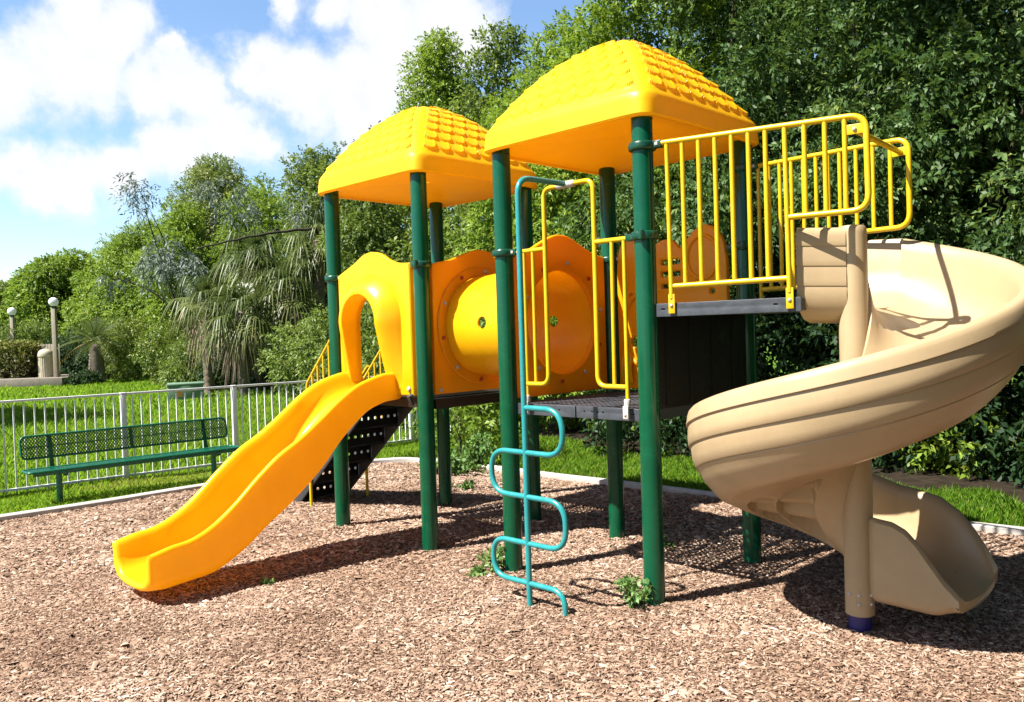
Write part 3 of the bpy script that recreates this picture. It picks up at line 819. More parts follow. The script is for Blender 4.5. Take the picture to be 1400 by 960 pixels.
# ================================================================== GROUND
KP = [(-3.22, -9.5), (-3.10, -4.0), (-3.06, -2.0), (-3.03, -.5), (-3.01, .6), (-2.99, 1.5), (-2.95, 2.1), (-2.84, 2.48), (-2.60, 2.74), (-2.25, 2.87), (-1.7, 2.92), (-.55, 2.93), (.45, 2.96), (1.9, 3.01), (3.56, 3.07), (4.63, 3.13), (7, 3.25), (11, 3.45)]
KS = spline(KP, 6)
PB = [(0, 0), (W, 0), (W + G, 0), (2 * W + G, 0), (0, YB), (W, YB), (W + G, YB), (2 * W + G, YB)]
def rel(x, y):
    """unevenness of the chips bed: swells, chips piled against the posts, a scuffed hollow at each slide's end"""
    z = .004 + .013 * np.sin(x * 1.7 + 1) * np.cos(y * 1.3) + .008 * np.sin(x * 3.9 + y * 2.7) + .005 * np.sin(x * 9.1 - y * 7.3)
    for px, py in PB: z = z + .020 * np.exp(-((x - px) ** 2 + (y - py) ** 2) / .15 ** 2)
    z = z - .05 * np.exp(-((x - .6) ** 2 / .3 + (y + 2.35) ** 2 / .12)) - .05 * np.exp(-((x - 5.35) ** 2 / .12 + (y - .75) ** 2 / .2))
    z = z - .03 * np.exp(-((x - 4.44) ** 2 + (y - .36) ** 2) / .25 ** 2)
    z = z + .022 * np.exp(-((x - .55) ** 2 / .35 + (y + 3.05) ** 2 / .06))
    return np.maximum(z, 0.002)
# lawn: one sheet out to the horizon
me = bpy.data.meshes.new('lawn'); S = 900
me.from_pydata([(-S, -S, 0), (S, -S, 0), (S, S, 0), (-S, S, 0)], [], [(0, 1, 2, 3)]); me.materials.append(MT['lawn'])
o = link('lawn', me); tag(o, kind='structure')
# chips bed
poly = [Vector((x, y, 0)) for x, y in KS] + [Vector((11, -9.5, 0))]
pin = [(p.x, p.y) for p in poly]
def inside(X, Y, P=pin):
    c = np.zeros(len(X), bool); n = len(P)
    for i in range(n):
        x1, y1 = P[i]; x2, y2 = P[(i + 1) % n]
        hit = ((y1 > Y) != (y2 > Y)) & (X < (x2 - x1) * (Y - y1) / (y2 - y1 + 1e-12) + x1)
        c ^= hit
    return c
bm = bmesh.new(); vs = [bm.verts.new((p.x, p.y, .006)) for p in poly]; bm.faces.new(vs); bmesh.ops.triangulate(bm, faces=bm.faces)
me = bpy.data.meshes.new('chips_bed'); bm.normal_update(); bm.to_mesh(me); bm.free(); me.materials.append(MT['mulch'])
o = link('chips_bed', me); tag(o, kind='structure')
gx = np.arange(-3.2, 8.0, .07); gy = np.arange(-6.5, 3.3, .07); GX, GY = np.meshgrid(gx, gy)
ins = inside(GX.ravel(), GY.ravel()).reshape(GX.shape); idx = np.arange(GX.size).reshape(GX.shape)
ok = ins[:-1, :-1] & ins[1:, :-1] & ins[:-1, 1:] & ins[1:, 1:]
F = np.stack([idx[:-1, :-1][ok], idx[:-1, 1:][ok], idx[1:, 1:][ok], idx[1:, :-1][ok]], 1)
o = np_mesh('chips_bed', np.stack([GX.ravel(), GY.ravel(), .008 + rel(GX.ravel(), GY.ravel())], 1), F, 'mulch', smooth=True); tag(o, kind='structure')
# kerb
rows = []
KD = [Vector((x, y, 0)) for x, y in KS]
for i, p in enumerate(KD):
    t = (KD[min(i + 1, len(KD) - 1)] - KD[max(i - 1, 0)]).normalized(); n = Vector((-t.y, t.x, 0))
    h = .068 + .003 * math.sin(i * .7)
    rows.append([p + n * a + Vector((0, 0, b)) for a, b in ((-.005, -.05), (-.005, h - .008), (.004, h), (.088, h + .004), (.098, h - .006), (.10, -.05))])
o = MB().grid(rows, closed_u=True).build('kerb', 'kerb_white', None, smooth=40); tag(o, kind='structure')

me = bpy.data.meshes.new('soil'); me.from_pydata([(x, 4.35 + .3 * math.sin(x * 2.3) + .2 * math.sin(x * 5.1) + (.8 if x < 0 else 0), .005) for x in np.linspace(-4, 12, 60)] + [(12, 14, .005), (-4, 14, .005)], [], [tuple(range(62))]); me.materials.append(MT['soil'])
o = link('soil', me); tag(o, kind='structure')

def frames(D):
    up = np.tile([0., 0, 1], (len(D), 1)); s = np.cross(D, up); ln = np.linalg.norm(s, axis=1, keepdims=True)
    s = np.where(ln < 1e-3, np.array([[1., 0, 0]]), s / np.maximum(ln, 1e-6)); return s, np.cross(s, D)
def unit(v): return v / np.maximum(np.linalg.norm(v, axis=1, keepdims=True), 1e-9)

# loose chips: flattened splinters
def chips(n, x0, x1, y0, y1, size, keep=None):
    X = rng.uniform(x0, x1, n); Y = rng.uniform(y0, y1, n); k = inside(X, Y)
    k |= (inside(X + .22, Y) | inside(X, Y - .22)) & (rng.random(n) < .05)
    # only where the bed can be seen from around the camera
    dx, dy = X - CAM.x, Y - CAM.y; fw = dx * CF.x + dy * CF.y; sd = dx * CR.x + dy * CR.y
    k &= (fw > 2.2) & (np.abs(sd) < fw * .66 + 1.0)
    if keep is not None: k &= keep(X, Y, fw)
    X, Y = X[k], Y[k]; n = len(X)
    a = rng.uniform(0, 2 * np.pi, n); tl = rng.normal(0, .22, n); rl = rng.normal(0, .36, n)
    ln = size * rng.lognormal(0, .46, n); wd = ln * rng.uniform(.18, .42, n); th = ln * rng.uniform(.08, .2, n)
    d = np.stack([np.cos(a) * np.cos(tl), np.sin(a) * np.cos(tl), np.sin(tl)], 1); s, u = frames(d)
    s2 = s * np.cos(rl)[:, None] + u * np.sin(rl)[:, None]; u2 = np.cross(s2, d)
    c = np.stack([X, Y, .010 + rel(X, Y) + rng.uniform(0, .016, n) * (size / .035)], 1)
    def P(i, j, k): return c + d * (ln * i)[:, None] + s2 * (wd * j)[:, None] + u2 * (th * k)[:, None]
    V = np.stack([P(-.5, -.3, -.5), P(-.35, .5, -.3), P(.5, .25, -.5), P(.4, -.5, -.2), P(-.2, 0, .55), P(.3, .05, .5)], 1).reshape(-1, 3)
    T = np.array([[0, 4, 1], [1, 4, 5], [1, 5, 2], [2, 5, 3], [3, 5, 4], [3, 4, 0]])
    F = (np.arange(n)[:, None, None] * 6 + T[None]).reshape(-1, 3)
    pt = np.array([mnoise.noise(Vector((a_ * .9, b_ * .9, 3.1))) + .5 * mnoise.noise(Vector((a_ * 2.6, b_ * 2.6, 7.7))) for a_, b_ in zip(X, Y)])
    t = np.clip(rng.beta(2.0, 2.2, n) + .20 * pt, 0, 1)
    return V, F, np.repeat(t, 6)
parts = [chips(720000, -3.4, 8, -6, 3.3, .0205, lambda X, Y, f: f < 6.2), chips(420000, -3.4, 8, -6, 3.3, .028, lambda X, Y, f: f >= 6.2)]
V = np.concatenate([p[0] for p in parts]); F = np.concatenate([parts[0][1], parts[1][1] + len(parts[0][0])]); T = np.concatenate([p[2] for p in parts])
o = np_mesh('wood_chips', V, F, 'chip', T); tag(o, 'loose pinkish brown wood chips covering the playground bed', 'wood chips', kind='stuff')

# grass blades
def grass(n, x0, x1, y0, y1, h, wdt, cond):
    X = rng.uniform(x0, x1, n); Y = rng.uniform(y0, y1, n)
    k = ~inside(X, Y) & cond(X, Y)
    dx, dy = X - CAM.x, Y - CAM.y; fw = dx * CF.x + dy * CF.y; sd = dx * CR.x + dy * CR.y
    k &= (np.abs(sd) < fw * .68 + 1)
    # the kerb itself stays clear
    for i in range(0, len(KD) - 1):
        a, b = KD[i], KD[i + 1]; e = b - a; L2 = e.length_squared
        t = np.clip(((X - a.x) * e.x + (Y - a.y) * e.y) / L2, 0, 1); q = np.hypot(X - a.x - t * e.x, Y - a.y - t * e.y); k &= q > .10
    X, Y = X[k], Y[k]; n = len(X)
    a = rng.uniform(0, 2 * np.pi, n); hh = h * rng.lognormal(0, .3, n) * (1 + .35 * np.sin(X * 2.1 + 1) * np.sin(Y * 2.7)); bendv = rng.uniform(.1, .7, n)
    d = np.stack([np.cos(a), np.sin(a), 0 * a], 1); s = np.stack([-np.sin(a), np.cos(a), 0 * a], 1); z = np.array([[0, 0, 1.]])
    b = np.stack([X, Y, 0 * X], 1); w_ = (wdt * rng.uniform(.7, 1.3, n))[:, None]; H = hh[:, None]; B = (hh * bendv)[:, None]
    V = np.stack([b - s * w_ / 2, b + s * w_ / 2, b + d * B * .35 + z * H * .6 + s * w_ * .4, b + d * B + z * H, b + d * B * .35 + z * H * .6 - s * w_ * .4], 1).reshape(-1, 3)
    F = np.arange(n * 5).reshape(n, 5)
    patch = .5 + .5 * np.sin(X * 1.1 + Y * .6) * np.sin(Y * .9 - X * .4)
    t = np.clip(rng.normal(.38 + .18 * patch - .36 * (Y > 2.7) * (X > -3), .18, n), 0, .93); dry = rng.random(n) < .04; t[dry] = rng.uniform(.95, 1, dry.sum())  # partial shade of the back strip is put into a darker blade tint
    bare = (np.hypot((X + 4.0) / .35, (Y - .35) / 1.3) < 1) & (rng.random(n) < .65); t[bare] = rng.uniform(.93, 1, bare.sum())
    return V, F, np.repeat(t, 5)
parts = [grass(260000, -4.9, -2.6, -4, 5.5, .042, .007, lambda X, Y: X > -9),
         grass(150000, -2.9, 6.5, 2.8, 5.6, .05, .008, lambda X, Y: (Y > 2.8) & (Y < 4.45 + .35 * np.sin(X * 2.3) + .25 * np.sin(X * 5.1) + np.where(X < 0, .9, 0))),
         grass(230000, -13, -4.9, -3, 8, .07, .012, lambda X, Y: X > -99),
         grass(190000, -34, -13, -6, 16, .09, .024, lambda X, Y: X > -99)]
off = 0; Vs, Fs, Ts = [], [], []
for v, f, t in parts: Vs.append(v); Fs.append(f + off); Ts.append(t); off += len(v)
o = np_mesh('grass', np.concatenate(Vs), np.concatenate(Fs), 'blade', np.concatenate(Ts)); tag(o, 'short green grass of the lawn round the chips bed', 'grass', kind='stuff')

# ================================================================== PLANTS
def sprigs(P, D, Lg, nl, ll, lw, up=.7, spread=1.0, fold=.25, droop=0.0, tb=None, tvar=.2):
    """leafy twigs: nl leaflets set alternately along each twig"""
    n = len(P); D = unit(D); S, U = frames(D)
    roll = rng.uniform(0, 2 * np.pi, n)[:, None] * .35
    S2 = S * np.cos(roll) + U * np.sin(roll)
    out = []; tints = []
    tb = rng.uniform(.2, .75, n) if tb is None else tb
    for k in range(nl):
        f = (k + .6) / nl; side = 1 if k % 2 else -1
        if k == nl - 1: side = 0
        base = P + D * (Lg * f)[:, None] - np.array([[0, 0, 1.]]) * (droop * Lg * f * f)[:, None]
        d = unit(D * (.35 + .6 * f) + S2 * side * spread * (1.25 - .55 * f) + rng.normal(0, .28, (n, 3)) - np.array([[0, 0, droop * .8]]))
        nn = unit(np.array([[0, 0, up]]) + D * .35 + rng.normal(0, .42, (n, 3)))
        p = unit(np.cross(d, nn)); nn = np.cross(p, d)
        l = (ll * rng.uniform(.65, 1.2, n))[:, None]; w_ = (lw * rng.uniform(.75, 1.2, n))[:, None]
        out.append(np.stack([base, base + d * l * .45 + p * w_ * .5 + nn * w_ * fold, base + d * l - np.array([[0, 0, 1.]]) * l * .12, base + d * l * .45 - p * w_ * .5 + nn * w_ * fold], 1))
        tints.append(np.clip(tb + rng.normal(0, tvar, n), 0, 1))
    V = np.stack(out, 1).reshape(-1, 3); t = np.repeat(np.stack(tints, 1).ravel(), 4)
    return V, t

def ball(n, shell=0.0):
    v = unit(rng.normal(0, 1, (n, 3))); r = (shell ** 3 + (1 - shell ** 3) * rng.random(n)) ** (1 / 3)
    return v * r[:, None]

def crown_leaves(clumps, nspr, nl, ll, lw, twig, droop=.25, cc=None, tlo=.1, thi=.8):
    """clumps: (k,4) centre+radius; twigs grow outward from each clump"""
    Ps, Ds, Tb = [], [], []
    for cx, cy, cz, r in clumps:
        n = max(4, int(nspr * (r / .5) ** 2)); b = ball(n, .35)
        P = np.array([cx, cy, cz]) + b * np.array([r * 1.15, r * 1.15, r * .8])
        D = b + rng.normal(0, .35, (n, 3)) + np.array([0, 0, -droop * .5])
        if cc is not None: D = D + .5 * unit(P - cc)
        Ps.append(P); Ds.append(D); Tb.append(np.clip(rng.normal(rng.uniform(tlo, thi), .1, n), 0, 1))
    P = np.concatenate(Ps); D = np.concatenate(Ds)
    Lg = twig * rng.uniform(.6, 1.3, len(P))
    return sprigs(P, D, Lg, nl, ll, lw, droop=droop, tb=np.concatenate(Tb))

def limb(mb, a, b, r0, r1, wob=.12, n=7, seg=8):
    a, b = Vector(a), Vector(b); L_ = (b - a).length
    pts = []; w1 = Vector(rng.normal(0, wob, 3)) * L_; 
    for i in range(n + 1):
        t = i / n; pts.append(a.lerp(b, t) + w1 * (t * (1 - t)) + Vector((0, 0, L_ * .12 * math.sin(math.pi * t) * (1 if b.z > a.z else -.3))))
    mb.tube(pts, [r0 + (r1 - r0) * i / n for i in range(n + 1)], seg)

def tree(base, ell, nclump, crange, nspr, nl, ll, lw, twig, leaf, label, name='tree', cat='tree', group=None, trunk=.14, shell=.6, droop=.25, extra=(), bark='bark', keep=None, tl=(.1, .8), nlimb=9, lean=None, hole=-9, hf=.85):
    """ell: list of ellipsoids (cx, cy, cz, rx, ry, rz, weight) relative to the base"""
    root = empty(name, base, label, cat, group)
    cl = []
    wsum = sum(e[6] for e in ell)
    for cx, cy, cz, rx, ry, rz, wt in ell:
        k = int(nclump * wt / wsum)
        b = ball(k, shell); pts = np.array([cx, cy, cz]) + b * np.array([rx, ry, rz])
        if keep is not None: pts = pts[keep(pts)]
        for p in pts:
            if hole > -1 and mnoise.noise(Vector(p) * hf + Vector(base) * 1.7) < hole: continue
            if p[2] > .1: cl.append((*p, rng.uniform(*crange)))
    cl += list(extra); clumps = np.array(cl)
    cc = np.array([ell[0][0], ell[0][1], ell[0][2]])
    V, t = crown_leaves(clumps, nspr, nl, ll, lw, twig, droop, cc, *tl)
    F = np.arange(len(V)).reshape(-1, 4)
    crown = np_mesh('crown', V, F, leaf, t, root)
    mb = MB(); top = Vector(cc) * .55; top.z = cc[2] * .62
    if lean: top = Vector(lean)
    limb(mb, (0, 0, -.1), top, trunk, trunk * .65, .05, 8, 12)
    pick = clumps[rng.permutation(len(clumps))[:nlimb]]
    for c in pick:
        f = rng.uniform(.5, 1); s = Vector((0, 0, 0)).lerp(top, f)
        limb(mb, s, c[:3], trunk * .42, trunk * .08)
    for c in extra: limb(mb, top, c[:3], trunk * .13, trunk * .05, .05)
    mb.build('trunk', bark, root, smooth=60, local=True)
    return root

# ---- the wall of pepper trees beyond the kerb, one by one
WT = [  # x, y, height, half width, words
    (5.6, 6.0, 7.6, 1.7, 'dark leafy tree mostly past the right edge behind the spiral slide exit'),
    (3.7, 6.1, 8.2, 1.8, 'dense leafy tree at the right edge behind the outer curve of the spiral slide'),
    (1.9, 6.5, 8.4, 1.8, 'dense leafy tree directly behind the pole of the spiral slide'),
    (.1, 6.9, 8.3, 1.8, 'dense leafy tree behind the yellow barred rails of the high deck'),
    (-1.8, 7.3, 8.0, 1.8, 'bright leafy tree behind the right side of the larger looking roof'),
    (-3.7, 8.0, 7.4, 1.7, 'bright leafy tree rising behind the peak of the larger looking roof'),
    (-5.6, 8.8, 7.0, 1.5, 'bright leafy tree rising in the gap between the two yellow roofs')]
for i, (x, y, h, r, lab) in enumerate(WT):
    if i < 4: ell = [(0, .35, h * .60, r, 1.2, h * .38, 1.0), (0, -1.25, h * .40, r, .75, h * .19, .42), (.3, -2.2, h * .86, r, .9, .6, (.36, .30, .22, .12)[i])]   # boughs hang forward over bare shaded ground; unseen top ones added for shade
    else: ell = [(0, .1, h * .58, r, 1.25, h * .43, 1.0), (0, -.95, h * .22, r * .98, .95, h * .24, .5)]
    if i == 0: ell[0] = (0, .6, h * .58, r, 1.1, h * .38, .7)
    br = i >= 4  # sunlit look of these trees is put into a brighter leaf colour
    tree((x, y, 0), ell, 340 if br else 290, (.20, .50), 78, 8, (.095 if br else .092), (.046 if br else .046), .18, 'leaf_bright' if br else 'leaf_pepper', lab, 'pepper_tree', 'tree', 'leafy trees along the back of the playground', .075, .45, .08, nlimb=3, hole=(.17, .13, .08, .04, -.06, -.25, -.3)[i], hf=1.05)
# taller trees standing behind that row close the sky
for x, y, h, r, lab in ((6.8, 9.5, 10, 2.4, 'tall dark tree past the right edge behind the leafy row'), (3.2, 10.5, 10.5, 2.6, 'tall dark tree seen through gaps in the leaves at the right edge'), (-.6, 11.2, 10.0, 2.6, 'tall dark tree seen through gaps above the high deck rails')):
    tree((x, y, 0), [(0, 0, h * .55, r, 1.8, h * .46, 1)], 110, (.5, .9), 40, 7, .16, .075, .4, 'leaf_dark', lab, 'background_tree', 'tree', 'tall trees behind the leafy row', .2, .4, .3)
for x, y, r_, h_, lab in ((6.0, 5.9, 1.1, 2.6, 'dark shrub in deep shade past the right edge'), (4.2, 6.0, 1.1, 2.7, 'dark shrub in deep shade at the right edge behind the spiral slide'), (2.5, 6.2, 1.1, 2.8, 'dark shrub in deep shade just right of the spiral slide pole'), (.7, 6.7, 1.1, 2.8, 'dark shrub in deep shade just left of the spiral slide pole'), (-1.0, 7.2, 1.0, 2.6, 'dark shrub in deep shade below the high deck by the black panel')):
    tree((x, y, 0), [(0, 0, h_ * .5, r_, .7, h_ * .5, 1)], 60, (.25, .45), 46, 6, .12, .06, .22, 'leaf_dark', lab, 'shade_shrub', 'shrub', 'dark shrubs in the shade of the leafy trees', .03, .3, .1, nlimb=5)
# low branches and saplings at the foot of the row
def shrub(base, r, h, leaf, label, n=26, ll=.09, lw=.042, nspr=60, name='shrub', group=None, crange=(.16, .3), nl=7, twig=.2, tl=(.1, .8), ry=None, zc=.5, tw=.02):
    return tree(base, [(0, 0, h * zc, r, ry or r, h * .5, 1)], n, crange, nspr, nl, ll, lw, twig, leaf, label, name, 'shrub', group, tw, .35, .2, tl=tl, nlimb=6)
for p, r, h, lf, lab in ((ground_at(625, 11.6), .75, 1.5, 'leaf_bright', 'leafy shrub at the lawn edge between the two front green posts'),
                         (ground_at(545, 15.2), .7, 1.7, 'leaf_mid', 'leafy shrub at the end of the white fence'),
                         (ground_at(1305, 9.3), .40, .95, 'leaf_bright', 'small bright sapling behind the foot of the spiral slide'),
                         (ground_at(1210, 9.9), .55, 1.1, 'leaf_dark', 'low leafy shrub seen below the spiral slide'),
                         (ground_at(1390, 9.3), .5, .8, 'leaf_dark', 'low dark shrub at the right edge of the grass'),
                         (ground_at(880, 11.2), .7, 1.2, 'leaf_dark', 'dark low shrub behind the climbing pole tower')):
    shrub(p, r, h, lf, lab, group='shrubs under the leafy trees')

# ---- trees further off to the left
def far_tree(px, d, ytop, hw, leaf, label, ybot=None, n=80, cr=(.055, .11), nspr=34, ll=.125, lw=.062, depth=None, name='broadleaf_tree', group='trees beyond the lawn', tl=(.1, .8), extra=(), shell=.5, trunk=.16, zlow=.0):
    b = ground_at(px, d); top = far_pt(px, ytop, d).z; r = hw / 1138.46 * d
    lo = zlow * top
    return tree(b, [(0, 0, (top + lo) / 2 - .1, r * .92, r * .8, (top - lo) / 2 * .9, 1)], int(n * 1.6), (r * .16, r * .34), nspr * 1.7, 6, ll, lw, .22, leaf, label, name, 'tree', group, trunk, shell, .25, tl=tl, extra=extra)
far_tree(208, 44, 300, 84, 'leaf_bright', 'bright green tree left of the palms and right of the lamp posts', n=110)
far_tree(300, 41, 190, 68, 'leaf_olive', 'tall olive green tree with a yellowish rounded top', n=110)
far_tree(262, 36, 262, 62, 'leaf_bright', 'bright green tree under the olive tree top', n=90)
far_tree(375, 35, 228, 72, 'leaf_bright', 'bright green tree behind the fan palms', n=100)
tD = far_tree(455, 30, 178, 74, 'leaf_mid', 'mid green tree left of the smaller looking roof', n=110)
far_tree(520, 32, 126, 42, 'leaf_dark', 'thin dark tree rising just left of the smaller looking roof peak', n=80, nspr=20, shell=.3)
far_tree(612, 26, 22, 66, 'leaf_bright', 'tall bright tree above the smaller looking roof', n=170)
far_tree(690, 19, 12, 70, 'leaf_mid', 'tall mid green tree between the roof peaks', n=100)
far_tree(85, 51, 340, 80, 'leaf_bright', 'pale green tree behind the taller lamp post', n=90, ll=.22, lw=.1)
far_tree(15, 52, 388, 70, 'leaf_mid', 'hazy green tree behind the hedge at the left edge', n=80, ll=.24, lw=.11)
far_tree(160, 45, 352, 62, 'leaf_bright', 'low bright tree behind the small feather palm', n=70, ll=.18, lw=.08)
far_tree(-80, 55, 372, 80, 'leaf_mid', 'green tree beyond the left edge of the lawn', n=60, ll=.26, lw=.12)
far_tree(512, 24, 232, 62, 'leaf_mid', 'mid green tree under the smaller looking roof behind the slide arch', n=90)
# bare branch hanging across the palms
a_, b_ = far_pt(268, 339, 24.4), far_pt(432, 314, 25.8)
mb = MB(); pts = []
for k in range(13):
    t = k / 12; p = a_.lerp(b_, t); pts.append(p + Vector((.03 * math.sin(k * 1.9), .02 * math.cos(k * 2.3), -.10 * math.sin(math.pi * t) * 0 + .10 * math.sin(math.pi * (t - .1)) + .018 * math.sin(k * 2.7))))
pts.append(tD.location + Vector((0, 0, 4.6)))
mb.tube(pts, [.022 + .0022 * k for k in range(14)], 8)
mb.build('bare_branch', 'branch', tD, smooth=60)

# silver leaved tree: loose clumps at the ends of long limbs
sb = ground_at(262, 30.8)
ex = []
for px, py, d, r in ((190, 260, 21.5, .34), (198, 280, 21.5, .28), (182, 246, 21.5, .2), (306, 270, 21, .50), (325, 290, 20.5, .40), (230, 350, 20.5, .55), (215, 365, 20.5, .40), (262, 368, 20.3, .40), (150, 380, 21.5, .25), (425, 290, 20, .4)):
    p = far_pt(px, py, d * 1.4) - sb; ex.append((p.x, p.y, p.z, r * 1.4))
tree(sb, [(0, 0, 4.2, .8, .8, 1.2, 1)], 4, (.3, .4), 36, 7, .19, .055, .36, 'leaf_silver', 'grey blue leaved tree with loose drooping sprays standing among green trees', 'silver_tree', 'tree', None, .12, .5, .7, extra=ex, nlimb=4)

# shrubs under the far trees
for px, d, yt, hw, lf, lab in ((185, 38.5, 432, 42, 'leaf_yellow', 'yellow green shrub right of the small feather palm'), (232, 33.5, 440, 36, 'leaf_yellow', 'yellow green shrub behind the green utility box'), (272, 29, 455, 40, 'leaf_mid', 'green shrub behind the utility box beside the fan palms'),
                               (415, 24, 440, 44, 'leaf_mid', 'ivy covered shrub right of the fan palm trunk'), (455, 22, 430, 40, 'leaf_mid', 'leafy shrub behind the yellow stair rail'), (500, 20, 420, 46, 'leaf_mid', 'leafy shrub seen through the slide arch'),
                               (100, 42, 455, 40, 'leaf_dark', 'dark shrub behind the taller lamp post'), (30, 44, 448, 55, 'leaf_mid', 'green shrub behind the clipped hedge'), (330, 29, 470, 50, 'leaf_dark', 'dark shrub in the shade behind the fan palms'), (385, 28, 470, 44, 'leaf_dark', 'dark shrub in the shade right of the fan palms'), (560, 15, 300, 48, 'leaf_mid', 'tall leafy shrub behind the tower with the wavy slide'), (655, 14, 380, 46, 'leaf_mid', 'tall leafy shrub behind the tunnel')):
    b = ground_at(px, d); top = far_pt(px, yt, d).z; r = hw / 1138.46 * d
    shrub(b, r, top, lf, lab, 46, .12, .055, 60, group='shrubs under the far trees', crange=(r * .24, r * .42), nl=6, twig=.24, tw=.03)

# ---- fan palms
def fan_palm(base, hc, label, nf=30, R_=1.0, dead=6):
    root = empty('fan_palm', base, label, 'palm', 'fan palms')
    V, T, DV, DT = [], [], [], []
    st = MB()
    for i in range(nf + dead):
        isd = i >= nf
        az = i * 2.39996 + rng.uniform(-.3, .3)
        el = R(78 - 118 * (i / nf) ** .9) + rng.normal(0, .12) if not isd else R(-72 + rng.uniform(-10, 14))
        hd = Vector((math.cos(az), math.sin(az), 0)); d = hd * math.cos(el) + Vector((0, 0, math.sin(el)))
        pl = R_ * rng.uniform(.45, .7) * (.5 if isd else 1)
        c0 = Vector((0, 0, hc)); pts = []
        for k in range(6):
            t = k / 5; pts.append(c0 + d * pl * t - Vector((0, 0, .14 * t * t)))
        st.tube(pts, [.018 - .0018 * k for k in range(6)], 6)
        hub = pts[-1]; d = (pts[-1] - pts[-2]).normalized(); s = d.cross(Vector((0, 0, 1)))
        s = s.normalized() if s.length > 1e-3 else Vector((1, 0, 0)); u = s.cross(d)
        lv = rng.uniform(.72, 1.22); s = (s * math.cos(.5 * (tw_ := rng.normal(0, .7))) + u * math.sin(.5 * tw_)).normalized(); u = s.cross(d)
        ns = 26; tb = float(np.clip(.35 - .3 * math.sin(el) + rng.normal(0, .13), .02, .92))
        for j in range(ns):
            a = R(-125 + 250 * j / (ns - 1)) + rng.normal(0, .03)
            ln = R_ * lv * (.62 + .38 * math.cos(a * .55)) * rng.uniform(.85, 1.1) * (.8 if isd else 1)
            e = d * math.cos(a) + s * math.sin(a) + u * .12
            e.normalize(); q = e.cross(u).normalized(); w0 = .019 * R_
            prev = None; dr = rng.uniform(.7, 1.5)
            ring = []
            for k in range(5):
                t = k / 4; wv = w0 * (.5, 1, .85, .55, .08)[k]
                p = hub + e * ln * t - Vector((0, 0, dr * ln * max(0, t - .35) ** 1.6 * 1.5)); p -= e * ln * .18 * max(0, t - .4)
                ring.append((p - q * wv, p + q * wv))
            for k in range(4):
                quad = [ring[k][0], ring[k][1], ring[k + 1][1], ring[k + 1][0]]
                tt = min(1, tb + (.28 if k == 3 and rng.random() < .5 else 0) + rng.normal(0, .05))
                (DV if isd else V).extend(tuple(v) for v in quad); (DT if isd else T).extend([float(np.clip(tt, 0, 1))] * 4)
    np_mesh('fronds', np.array(V), np.arange(len(V)).reshape(-1, 4), 'frond', np.array(T), root)
    if DV: np_mesh('dead_fronds', np.array(DV), np.arange(len(DV)).reshape(-1, 4), 'frond_dead', np.array(DT), root)
    st.build('leaf_stalks', 'stem', root, smooth=60, local=True)
    pr = [(.17, -.1)]
    k = 0; z = 0.0
    while z < hc: pr.append((.155 + (.02 if k % 2 else 0) + .012 * math.sin(k * 1.7), z)); z += .06; k += 1
    pr.append((.07, hc + .05))
    MB().lathe(pr, (0, 0, 0), 'z', 14).build('trunk', 'palm_bark', root, smooth=60, local=True)
    return root
for px, d, py, rr, nf, dead, lab in ((332, 25.5, 428, 1.22, 17, 11, 'shaggy fan palm with dead hanging leaves seen over the white fence'), (400, 26.5, 395, 1.22, 17, 7, 'fan palm with drooping leaves left of the left tower post'), (284, 27, 412, 1.15, 15, 5, 'fan palm with orange tinted leaves nearest the bright left trees'), (352, 28, 352, 1.25, 15, 2, 'tallest fan palm with upright leaves under the bare branch'), (440, 27, 330, 1.2, 16, 2, 'fan palm half hidden behind the left tower post')):
    fan_palm(ground_at(px, d), far_pt(px, py, d).z, lab, nf, rr, dead)

# ---- small feather palm with a shrub round its foot
fp = ground_at(131, 36.3)
root = empty('feather_palm', fp, 'small feather palm with a fat grey trunk and a dark shrub at its foot', 'palm')
hc = 1.95; V, T = [], []; st = MB()
for i in range(22):
    az = i * 2.39996; el = R(80 - 95 * (i / 22)); hd = Vector((math.cos(az), math.sin(az), 0)); d = hd * math.cos(el) + Vector((0, 0, math.sin(el)))
    ln = rng.uniform(1.35, 1.85); pts = []
    for k in range(10):
        t = k / 9; pts.append(Vector((0, 0, hc)) + d * ln * t - Vector((0, 0, .55 * ln * t * t * (1 - .4 * math.sin(el)))))
    st.tube(pts, [.022 - .002 * k for k in range(10)], 5)
    tb = float(np.clip(.3 + rng.normal(0, .12) + (.55 if i > 18 else 0), 0, 1))
    for k in range(1, 10):
        for sub in (0, .5):
            if k == 9 and sub: continue
            p = pts[k] if not sub else pts[k].lerp(pts[k + 1] if k < 9 else pts[k], .5)
            dd = (pts[min(9, k + 1)] - pts[k - 1]).normalized(); s = dd.cross(Vector((0, 0, 1))).normalized(); l = .42 * math.sin(math.pi * min(.95, .15 + k / 11))
            for sg in (-1, 1):
                e = (s * sg + dd * .7 - Vector((0, 0, .35))).normalized(); w_ = dd * .022
                V += [tuple(p - w_), tuple(p + w_), tuple(p + e * l + w_ * .2), tuple(p + e * l - w_ * .2)]; T += [tb + rng.normal(0, .06)] * 4
np_mesh('fronds', np.array(V), np.arange(len(V)).reshape(-1, 4), 'frond', np.clip(T, 0, 1), root)
st.build('leaf_stalks', 'stem', root, smooth=60, local=True)
pr = [(.34, -.1)] + [(.36 - .16 * (k / 20) ** 1.5 + (.02 if k % 2 else 0), .05 + 1.6 * k / 20) for k in range(21)] + [(.1, 1.8)]
MB().lathe(pr, (0, 0, 0), 'z', 16).build('trunk', 'palm_bark', root, smooth=60, local=True)
shrub(fp + Vector((.35, -.55, 0)), .62, .62, 'leaf_dark', 'round dark green shrub at the foot of the small feather palm', 40, .12, .07, 60, crange=(.14, .22), twig=.14, zc=.45)

